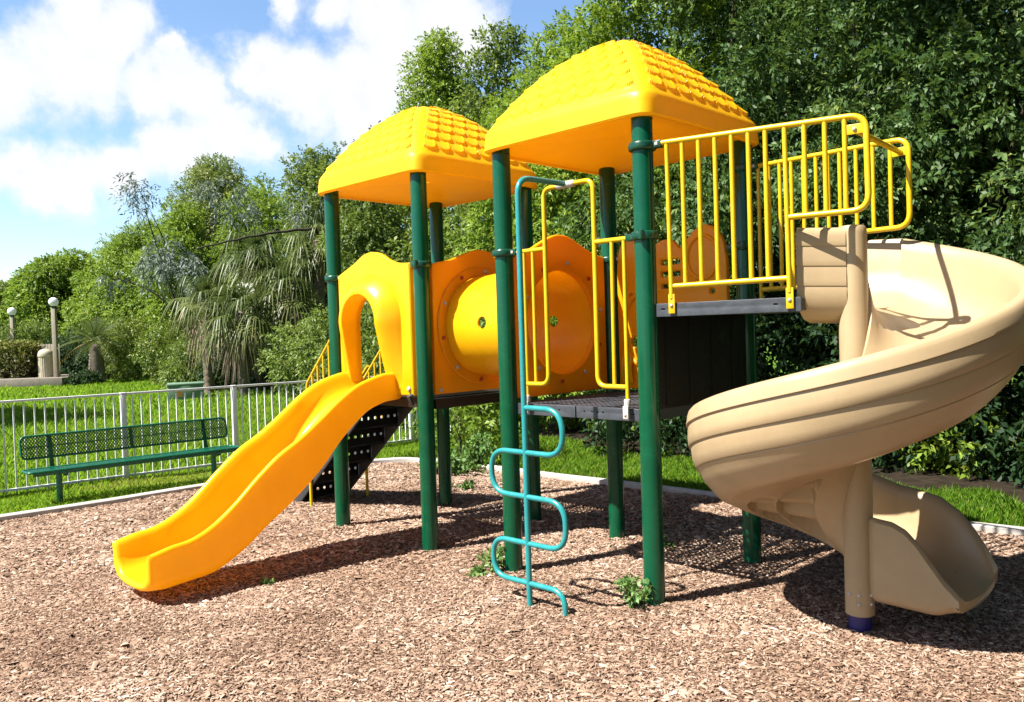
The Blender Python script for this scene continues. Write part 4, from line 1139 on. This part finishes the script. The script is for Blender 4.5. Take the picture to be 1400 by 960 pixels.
# ---- unseen trees added on the right to block sky light and darken shade sides
for x, y, h, lab in ((9.4, 3.6, 7.0, 'unseen tree added past the right edge to block sky light'), (10.0, .6, 7.2, 'unseen tree added to the right of the spiral slide to block sky light'), (10.4, -2.6, 6.8, 'unseen tree added furthest along the side to block sky light')):
    tree((x, y, 0), [(0, 0, h * .5, 1.4, 1.8, h * .5, 1)], 90, (.5, .8), 34, 6, .17, .09, .34, 'leaf_dark', lab, 'pepper_tree', 'tree', 'unseen trees added beside the playground to block sky light', .12, .4, .1)

# ---- weeds in the chips
def weed(base, r, h, n, label, leaf='leaf_weed', ll=.045, lw=.024):
    root = empty('weed', base, label, 'weed', 'weeds in the wood chips')
    mb = MB(); P, D = [], []
    for i in range(n):
        az = rng.uniform(0, 2 * math.pi); rr = r * rng.uniform(.25, 1); hh = h * rng.uniform(.3, 1) * (1 - .4 * rr / r)
        tip = Vector((rr * math.cos(az), rr * math.sin(az), hh)); pts = []
        for k in range(6):
            t = k / 5; pts.append(Vector((tip.x * t, tip.y * t, hh * math.sin(t * 1.4) / math.sin(1.4))) + Vector(rng.normal(0, .006, 3)))
        mb.tube(pts, [.0032 - .0004 * k for k in range(6)], 5)
        for k in range(1, 6):
            for q in range(2): P.append(pts[k]); D.append((pts[k] - pts[k - 1]).normalized() + Vector(rng.normal(0, .6, 3)))
    mb.build('stems', 'stem', root, smooth=60, local=True)
    V, t = sprigs(np.array(P), np.array(D), np.full(len(P), .035), 3, ll, lw, droop=.1)
    np_mesh('leaves', V, np.arange(len(V)).reshape(-1, 4), leaf, t, root)
    return root
weed((3.285, -.115, .02), .15, .22, 9, 'straggling green weed at the foot of the post right of the climbing pole')
weed((2.07, -.11, .02), .10, .24, 7, 'thin green weed at the foot of the post left of the climbing pole')
weed((1.95, -.2, 0), .08, .05, 5, 'flat little weed in the chips left of the climbing pole')
weed((-1.35, 2.52, 0), .42, .30, 34, 'spreading leafy weed on the white kerb behind the tunnel', ll=.07, lw=.045)
weed((-1.45, 2.95, 0), .30, .55, 24, 'upright leafy weed in the grass just behind the white kerb', ll=.065, lw=.04)
weed((-.55, 1.95, 0), .22, .12, 10, 'faint sparse weed in the chips behind the tunnel')
weed((1.02, -1.32, 0), .05, .025, 3, 'tiny grass tuft in the chips under the wavy slide')
weed((2.62, 1.15, 0), .06, .10, 6, 'tiny weed at the foot of the back post behind the climbing pole')

# ================================================================== FENCE, BENCH, FAR THINGS
f0, f1 = Vector((-4.604, -1.60, 0)), Vector((-4.05, 3.60, 0)); fd = (f1 - f0).normalized(); fn = Vector((-fd.y, fd.x, 0))
def fpt(s): return Vector((-4.456, -.207, 0)) + fd * s
FE = empty('fence', fpt(0), 'white metal picket fence behind the green bench', 'fence')
s0, s1 = -4.23, 5.0; HT = 1.125
m = MB(); a, b = fpt(s0), fpt(s1); m.obox((a + b) / 2 + Vector((0, 0, HT - .014)), fd, fn, (0, 0, 1), (s1 - s0) / 2, .019, .014); m.build('top_rail', 'fence_white', FE, bevel=.003)
m = MB(); m.obox((a + b) / 2 + Vector((0, 0, .085)), fd, fn, (0, 0, 1), (s1 - s0) / 2, .016, .014); m.build('bottom_rail', 'fence_white', FE, bevel=.003)
first = None
for k in range(-3, 4):
    p = fpt(k * 1.41)
    if first is None:
        first = MB().obox((0, 0, HT / 2 - .05), fd, fn, (0, 0, 1), .031, .031, HT / 2 + .03).build('post', 'fence_white', FE, bevel=.003, local=True); q = first; cap0 = MB().obox((0, 0, HT - .004), fd, fn, (0, 0, 1), .034, .034, .007).build('cap', 'fence_white', first, bevel=.002, local=True)
    else:
        q = first.copy(); col.objects.link(q); q.parent = FE
        c_ = cap0.copy(); col.objects.link(c_); c_.parent = q
    q.location = p - FE.location
pk = None; kk = 0
for k in range(-39, 47):
    if k % 13 == 0: continue
    p = fpt(k * 1.41 / 13)
    if pk is None: pk = MB().obox((0, 0, (HT + .03) / 2 - .02), fd, fn, (0, 0, 1), .0085, .0085, HT / 2 - .05).build('picket', 'fence_white', FE, bevel=.0015, local=True); q = pk
    else: q = pk.copy(); col.objects.link(q); q.parent = FE
    q.location = p - FE.location + Vector((0, 0, .0)) + fd * rng.normal(0, .0015)

# bench
by0, by1 = -1.57, .79
BN = empty('bench', (-3.56, -.39, 0), 'long dark green metal mesh bench on the grass in front of the white fence', 'bench')
def lattice(mb, o, ux, uy, L_, H_, n, r):
    o, ux, uy = Vector(o), Vector(ux).normalized(), Vector(uy).normalized(); un = ux.cross(uy)
    st_ = L_ / n; run = H_ * .72
    for i in range(-int(run / st_) - 1, n + 1):
        for sg in (0, 1):
            xa = i * st_; xb = xa + run; ya, yb = 0, H_
            # clip to the frame
            if xa < 0: ya = -xa / run * H_; xa = 0
            if xb > L_: yb = H_ * (1 - (xb - L_) / run); xb = L_
            if yb - ya < .01: continue
            p, q = (o + ux * xa + uy * ya, o + ux * xb + uy * yb) if sg == 0 else (o + ux * (L_ - xa) + uy * ya, o + ux * (L_ - xb) + uy * yb)
            dd = (q - p); mb.obox((p + q) / 2, dd, un.cross(dd), un, dd.length / 2, r, r * .7)
def bl(s): return Vector((-3.56 + .03 * (s + .39), s, 0))
bx = Vector((.034, 1, 0)).normalized(); bn = Vector((bx.y, -bx.x, 0))
L_ = by1 - by0
so_ = bl(by0) + bn * .15 + Vector((0, 0, .40))
def rr_path(o, ux, uy, L_, H_, r):
    return [Vector(o) + Vector(ux) * x + Vector(uy) * y for x, y in rrect(0, 0, L_, H_, r, 5)]
m = MB(); lp = rr_path(so_, bx, -bn, L_, .29, .05); m.tube(lp + [lp[0]], .0125, 8)
m.obox(so_ + bx * L_ / 2 - Vector((0, 0, .022)) - bn * .004, bx, bn, (0, 0, 1), L_ / 2 - .05, .004, .022)
seat = m.build('seat', 'bench_green', BN, smooth=60)
m = MB(); lattice(m, so_, bx, -bn, L_, .29, 88, .0042); m.build('mesh', 'bench_green', seat)
bu = (Vector((0, 0, 1)) - bn * .22).normalized(); bo = bl(by0 + .02) - bn * .185 + Vector((0, 0, .515))
m = MB(); lp = rr_path(bo, bx, bu, L_ - .04, .245, .055); m.tube(lp + [lp[0]], .0125, 8)
back = m.build('backrest', 'bench_green', BN, smooth=60)
m = MB(); lattice(m, bo, bx, bu, L_ - .04, .245, 76, .0042); m.tube([bo + bu * .123 + bx * .02, bo + bu * .123 + bx * (L_ - .06)], .006, 6); m.build('mesh', 'bench_green', back)
m = MB(); m.obox(bo + bx * (L_ * .49) + bu * .12 - bn * .012, bu, bx, bn, .122, .02, .004); m.build('brace', 'bench_green', back)
for y in (-1.24, .50):
    p = bl(y)
    leg = MB().tube([p + Vector((0, 0, -.05)), p + Vector((0, 0, .37))], .031, 16).build('leg', 'bench_green', BN, smooth=60)
    MB().obox(p + Vector((0, 0, .372)), bn, bx, (0, 0, 1), .17, .028, .014).build('seat_bracket', 'bench_green', leg, bevel=.003)
    MB().tube([p + bx * .045 + Vector((0, 0, .34)), p + bx * .085 + Vector((0, 0, .34))], .03, 12).build('bolt_boss', 'bench_green', leg, smooth=50)
    a = p - bn * .15 + Vector((0, 0, .37)) - bx * .02; b = bo + bu * .235 + bx * ((p - bo).dot(bx) - .02) - bn * .016
    MB().obox((a + b) / 2, b - a, bx, (b - a).cross(bx), (b - a).length / 2, .022, .005).build('back_support', 'bench_green', BN, bevel=.002)

# green utility box
p = ground_at(252, 25); vd = Vector((CF.x, CF.y, 0)).normalized(); vr = Vector((CR.x, CR.y, 0)).normalized()
bx1 = (vr * .93 + vd * .37).normalized(); by_ = Vector((-bx1.y, bx1.x, 0))
UB = empty('utility_box', p, 'pale green utility box with an orange sticker on the lawn', 'utility box')
MB().obox(p + Vector((0, 0, .22)), bx1, by_, (0, 0, 1), .48, .45, .24).build('cabinet', 'utility_green', UB, bevel=.012)
MB().obox(p + Vector((0, 0, .49)), bx1, by_, (0, 0, 1), .52, .49, .03).build('lid', 'utility_green', UB, bevel=.012)
MB().obox(p - by_ * .454 - bx1 * .18 + Vector((0, 0, .22)), bx1, by_, (0, 0, 1), .075, .002, .09).build('sticker', 'orange_sticker', UB)

# raised planter, hedge, bin, slatted screen, globe lamps
def at(px, d, z=0): v = ground_at(px, d); v.z = z; return v
vw = Vector((vr.x, vr.y, 0))
pl_a, pl_b = at(-60, 35.2), at(83, 35.2)
PLN = MB(); c = (pl_a + pl_b) / 2 + vd * 2.0
PLN.obox(c + Vector((0, 0, .2)), vw, vd, (0, 0, 1), (pl_b - pl_a).length / 2, 2.0, .21)
o = PLN.build('planter', 'concrete', None, bevel=.02); tag(o, 'low concrete terrace wall below the clipped hedge and the cream bin', 'terrace')
hg = empty('hedge', at(-5, 36.6, .4), 'clipped brown and yellow green hedge on the concrete terrace', 'hedge')
n = 5200; X = rng.uniform(-1.7, 1.75, n); Yh = rng.uniform(-.55, .55, n); Z = rng.uniform(.05, 1.55, n)
edge = np.maximum.reduce([np.abs(X) / 1.75, np.abs(Yh) / .55, np.abs(Z - .8) / .8]); k = edge > .75
Pn = np.stack([X * vw.x + Yh * vd.x, X * vw.y + Yh * vd.y, Z], 1)[k]
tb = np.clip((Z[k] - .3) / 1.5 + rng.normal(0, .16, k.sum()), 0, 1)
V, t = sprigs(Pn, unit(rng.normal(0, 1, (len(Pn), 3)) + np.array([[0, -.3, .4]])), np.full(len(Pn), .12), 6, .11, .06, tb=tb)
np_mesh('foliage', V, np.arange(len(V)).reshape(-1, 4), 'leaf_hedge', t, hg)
mb = MB()
for k in range(7): limb(mb, vw * (-1.5 + .5 * k), vw * (-1.5 + .5 * k) + Vector((0, 0, 1.2)), .03, .012)
mb.build('stems', 'bark', hg, smooth=60, local=True)
bp_ = at(62, 36.4, .405)
BI = empty('trash_bin', bp_, 'cream ribbed trash bin with a domed lid on the concrete terrace', 'bin')
rows = []
for z in (0, .02, .9, .93):
    rows.append([bp_ + Vector(((.30 + .008 * math.cos(24 * a)) * math.cos(a), (.30 + .008 * math.cos(24 * a)) * math.sin(a), z)) for a in np.linspace(0, 2 * math.pi, 145)[:-1]])
MB().grid(rows, closed_u=True).build('drum', 'cream_metal', BI, smooth=40)
MB().lathe([(.325, .90), (.33, .94), (.325, 1.0)] + [(.32 * math.cos(R(a)), 1.0 + .24 * math.sin(R(a))) for a in range(5, 90, 8)] + [(.002, 1.24)], bp_, 'z', 32).build('domed_lid', 'cream_metal', BI, smooth=50)
sp_ = at(62, 37.6, .405)
SC = empty('wooden_screen', sp_, 'weathered slatted wooden screen behind the cream bin', 'screen')
for k in range(10): MB().obox(sp_ + vw * (-.58 + .13 * k) + Vector((0, 0, .72)), vw, vd, (0, 0, 1), .058, .012, .72).build('board', 'post_beige', SC, bevel=.003)
MB().obox(sp_ + vd * .03 + Vector((0, 0, 1.3)), vw, vd, (0, 0, 1), .66, .02, .05).build('cross_rail', 'post_beige', SC)
for px, d, ytop, zb, rg, lab in ((76, 36.0, 413, .40, .20, 'taller looking globe lamp on a beige post beside the cream bin'), (18.5, 43, 426, 0, .21, 'further globe lamp on a beige post behind the clipped hedge')):
    p = at(px, d, zb); zt = far_pt(px, ytop, d).z
    LP = empty('globe_lamp', p, lab, 'lamp', 'globe lamps by the terrace')
    MB().obox(p + Vector((0, 0, (zt - rg - zb) / 2 - .05)), vw, vd, (0, 0, 1), .085, .085, (zt - rg - zb) / 2 + .03).build('post', 'post_beige', LP, bevel=.008)
    MB().lathe([(.10, zt - rg - zb - .06), (.11, zt - rg - zb - .02), (.09, zt - rg - zb + .03)], p, 'z', 20).build('collar', 'black_coat', LP, smooth=40)
    MB().lathe([(max(.001, rg * math.sin(R(a))), zt - zb - rg * math.cos(R(a))) for a in range(15, 181, 7)] + [(.0005, zt - zb + rg)], p, 'z', 28).build('globe', 'globe', LP, smooth=60)
# a tree off to the left whose shade lies on the lawn
tree((-18.0, -1.4, 0), [(0, 0, 4.5, 3.0, 1.1, 1.2, 1)], 90, (.4, .7), 34, 6, .15, .07, .34, 'leaf_mid', 'shade tree on the lawn beyond the left edge', 'shade_tree', 'tree', None, .14, .3, .25)
# far-off trees closing the horizon
n = 9000; azs = rng.uniform(R(95), R(250), n); rd = rng.uniform(85, 100, n); hh = 5.5 + 1.6 * np.sin(azs * 9) + 1.0 * np.sin(azs * 23)
P = np.stack([CAM.x + rd * np.cos(azs), CAM.y + rd * np.sin(azs), rng.random(n) ** .7 * hh], 1)
V, t = sprigs(P, rng.normal(0, 1, (n, 3)), np.full(n, .9), 5, .9, .45)
o = np_mesh('treeline', V, np.arange(len(V)).reshape(-1, 4), 'leaf_mid', t); tag(o, 'far-off belt of trees closing the horizon', 'tree belt', kind='stuff')

# ================================================================== light, sky
w = bpy.data.worlds.new('World'); sc.world = w; w.use_nodes = True
nt = w.node_tree; nt.nodes.clear(); L = nt.links.new
out = nt.nodes.new('ShaderNodeOutputWorld'); bg = nt.nodes.new('ShaderNodeBackground')
sky = nt.nodes.new('ShaderNodeTexSky'); sky.sky_type = 'NISHITA'; sky.sun_disc = False
EL, AZ = 53.0, 70.0      # height of the sun; bearing its shadows run towards, from +X
sky.sun_elevation = R(EL); sky.sun_rotation = R(200); sky.air_density = 1.0; sky.dust_density = .6; sky.ozone_density = 1.6
# clouds: soft bodies placed by their bearing, broken up by noise
tc = N(nt, 'ShaderNodeTexCoord')
blobs = [(95, 20, 62), (160, 45, 60), (60, 85, 85), (130, 105, 75), (215, 118, 62), (265, 120, 60), (245, 70, 26), (345, 85, 55), (400, 105, 75), (480, 120, 90), (560, 90, 90), (520, 20, 70), (450, 8, 45), (385, 5, 35), (620, 30, 90), (300, 190, 75), (235, 205, 60), (340, 205, 45), (170, 235, 55), (20, 225, 55), (95, 240, 62), (60, 262, 45), (-40, 110, 80), (-60, 235, 70), (310, 150, 45)]
acc = None
wn = N(nt, 'ShaderNodeTexNoise'); wn.inputs['Scale'].default_value = 5.5; wn.inputs['Detail'].default_value = 7; wn.inputs['Roughness'].default_value = .62
L(tc.outputs['Generated'], wn.inputs[0])
ws = N(nt, 'ShaderNodeVectorMath', operation='SUBTRACT'); ws.inputs[1].default_value = (.5, .5, .5); L(wn.outputs[1], ws.inputs[0])
wm = N(nt, 'ShaderNodeVectorMath', operation='SCALE'); wm.inputs['Scale'].default_value = .13; L(ws.outputs[0], wm.inputs[0])
wd = N(nt, 'ShaderNodeVectorMath', operation='ADD'); L(tc.outputs['Generated'], wd.inputs[0]); L(wm.outputs[0], wd.inputs[1])
nz = N(nt, 'ShaderNodeTexNoise'); nz.inputs['Scale'].default_value = 9; nz.inputs['Detail'].default_value = 9; nz.inputs['Roughness'].default_value = .58
L(tc.outputs['Generated'], nz.inputs[0])
nz2 = N(nt, 'ShaderNodeTexNoise'); nz2.inputs['Scale'].default_value = 32; nz2.inputs['Detail'].default_value = 8; nz2.inputs['Roughness'].default_value = .6
L(tc.outputs['Generated'], nz2.inputs[0])
for px, py, rad in blobs:
    dv = (CF + CR * ((px - 700) / 1138.46) - CU * ((py - 480) / 1138.46)).normalized()
    dist = N(nt, 'ShaderNodeVectorMath', operation='DISTANCE'); dist.inputs[1].default_value = dv
    L(wd.outputs[0], dist.inputs[0])
    mr = N(nt, 'ShaderNodeMapRange'); mr.inputs[1].default_value = 0; mr.inputs[2].default_value = rad / 1138.46 * 1.25; mr.inputs[3].default_value = 1; mr.inputs[4].default_value = 0
    L(dist.outputs['Value'], mr.inputs[0])
    if acc is None: acc = mr.outputs[0]
    else:
        mx = N(nt, 'ShaderNodeMath', operation='SMOOTH_MAX'); mx.inputs[2].default_value = .25
        L(acc, mx.inputs[0]); L(mr.outputs[0], mx.inputs[1]); acc = mx.outputs[0]
def MA(op, a, b):
    m = N(nt, 'ShaderNodeMath', operation=op)
    for i, x in enumerate((a, b)):
        if isinstance(x, (int, float)): m.inputs[i].default_value = x
        else: L(x, m.inputs[i])
    return m.outputs[0]
nn = MA('ADD', MA('MULTIPLY', MA('SUBTRACT', nz.outputs[0], .5), 0.55), MA('MULTIPLY', MA('SUBTRACT', nz2.outputs[0], .5), .50))
dens = MA('ADD', acc, nn)
cr = ramp(nt, dens, [(.31, (0, 0, 0)), (.43, (.30, .30, .30)), (.58, (.80, .80, .80)), (.80, (1, 1, 1))])
# horizon wisps so that the low sky is not bare
cc = ramp(nt, dens, [(.3, (7.0, 7.5, 8.2)), (.65, (8.0, 8.0, 8.2)), (1.2, (7.2, 7.25, 7.6))])
mixc = N(nt, 'ShaderNodeMix', data_type='RGBA')
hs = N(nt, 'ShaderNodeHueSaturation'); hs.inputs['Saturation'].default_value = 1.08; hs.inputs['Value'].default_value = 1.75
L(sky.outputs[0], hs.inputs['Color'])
def MA0(a, b):
    m = N(nt, 'ShaderNodeMath', operation='MULTIPLY'); L(a, m.inputs[0]); L(b, m.inputs[1]); return m.outputs[0]
# clear sky dimmed towards the zenith to weaken fill light and darken shadows
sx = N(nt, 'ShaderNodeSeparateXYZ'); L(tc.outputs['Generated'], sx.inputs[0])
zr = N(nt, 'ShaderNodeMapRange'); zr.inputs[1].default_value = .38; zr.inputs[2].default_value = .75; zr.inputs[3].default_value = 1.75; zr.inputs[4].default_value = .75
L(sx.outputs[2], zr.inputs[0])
xr = N(nt, 'ShaderNodeMapRange'); xr.inputs[1].default_value = -.15; xr.inputs[2].default_value = .45; xr.inputs[3].default_value = 1.0; xr.inputs[4].default_value = .6   # sky dimmed on the unseen side to weaken fill light
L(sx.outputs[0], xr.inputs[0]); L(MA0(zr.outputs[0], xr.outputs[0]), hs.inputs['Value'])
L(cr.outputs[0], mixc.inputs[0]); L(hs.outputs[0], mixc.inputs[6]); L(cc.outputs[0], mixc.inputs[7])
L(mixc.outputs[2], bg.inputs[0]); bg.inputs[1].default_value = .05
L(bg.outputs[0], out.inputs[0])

sl = bpy.data.lights.new('sun', 'SUN'); sl.energy = 5.0; sl.angle = R(.53); sl.color = (1, .955, .88)
so = bpy.data.objects.new('sun', sl); col.objects.link(so)
to_sun = Vector((-math.cos(R(AZ)) * math.cos(R(EL)), -math.sin(R(AZ)) * math.cos(R(EL)), math.sin(R(EL))))
so.rotation_euler = to_sun.to_track_quat('Z', 'Y').to_euler(); so.location = (0, -6, 12)

sc.view_settings.view_transform = 'Standard'; sc.view_settings.look = 'None'; sc.view_settings.gamma = 1; sc.view_settings.use_curve_mapping = False
sc.view_settings.exposure = 1.43
sc.cycles.max_bounces = 8; sc.cycles.transparent_max_bounces = 8; sc.cycles.use_denoising = True
sc.cycles.sample_clamp_indirect = 6
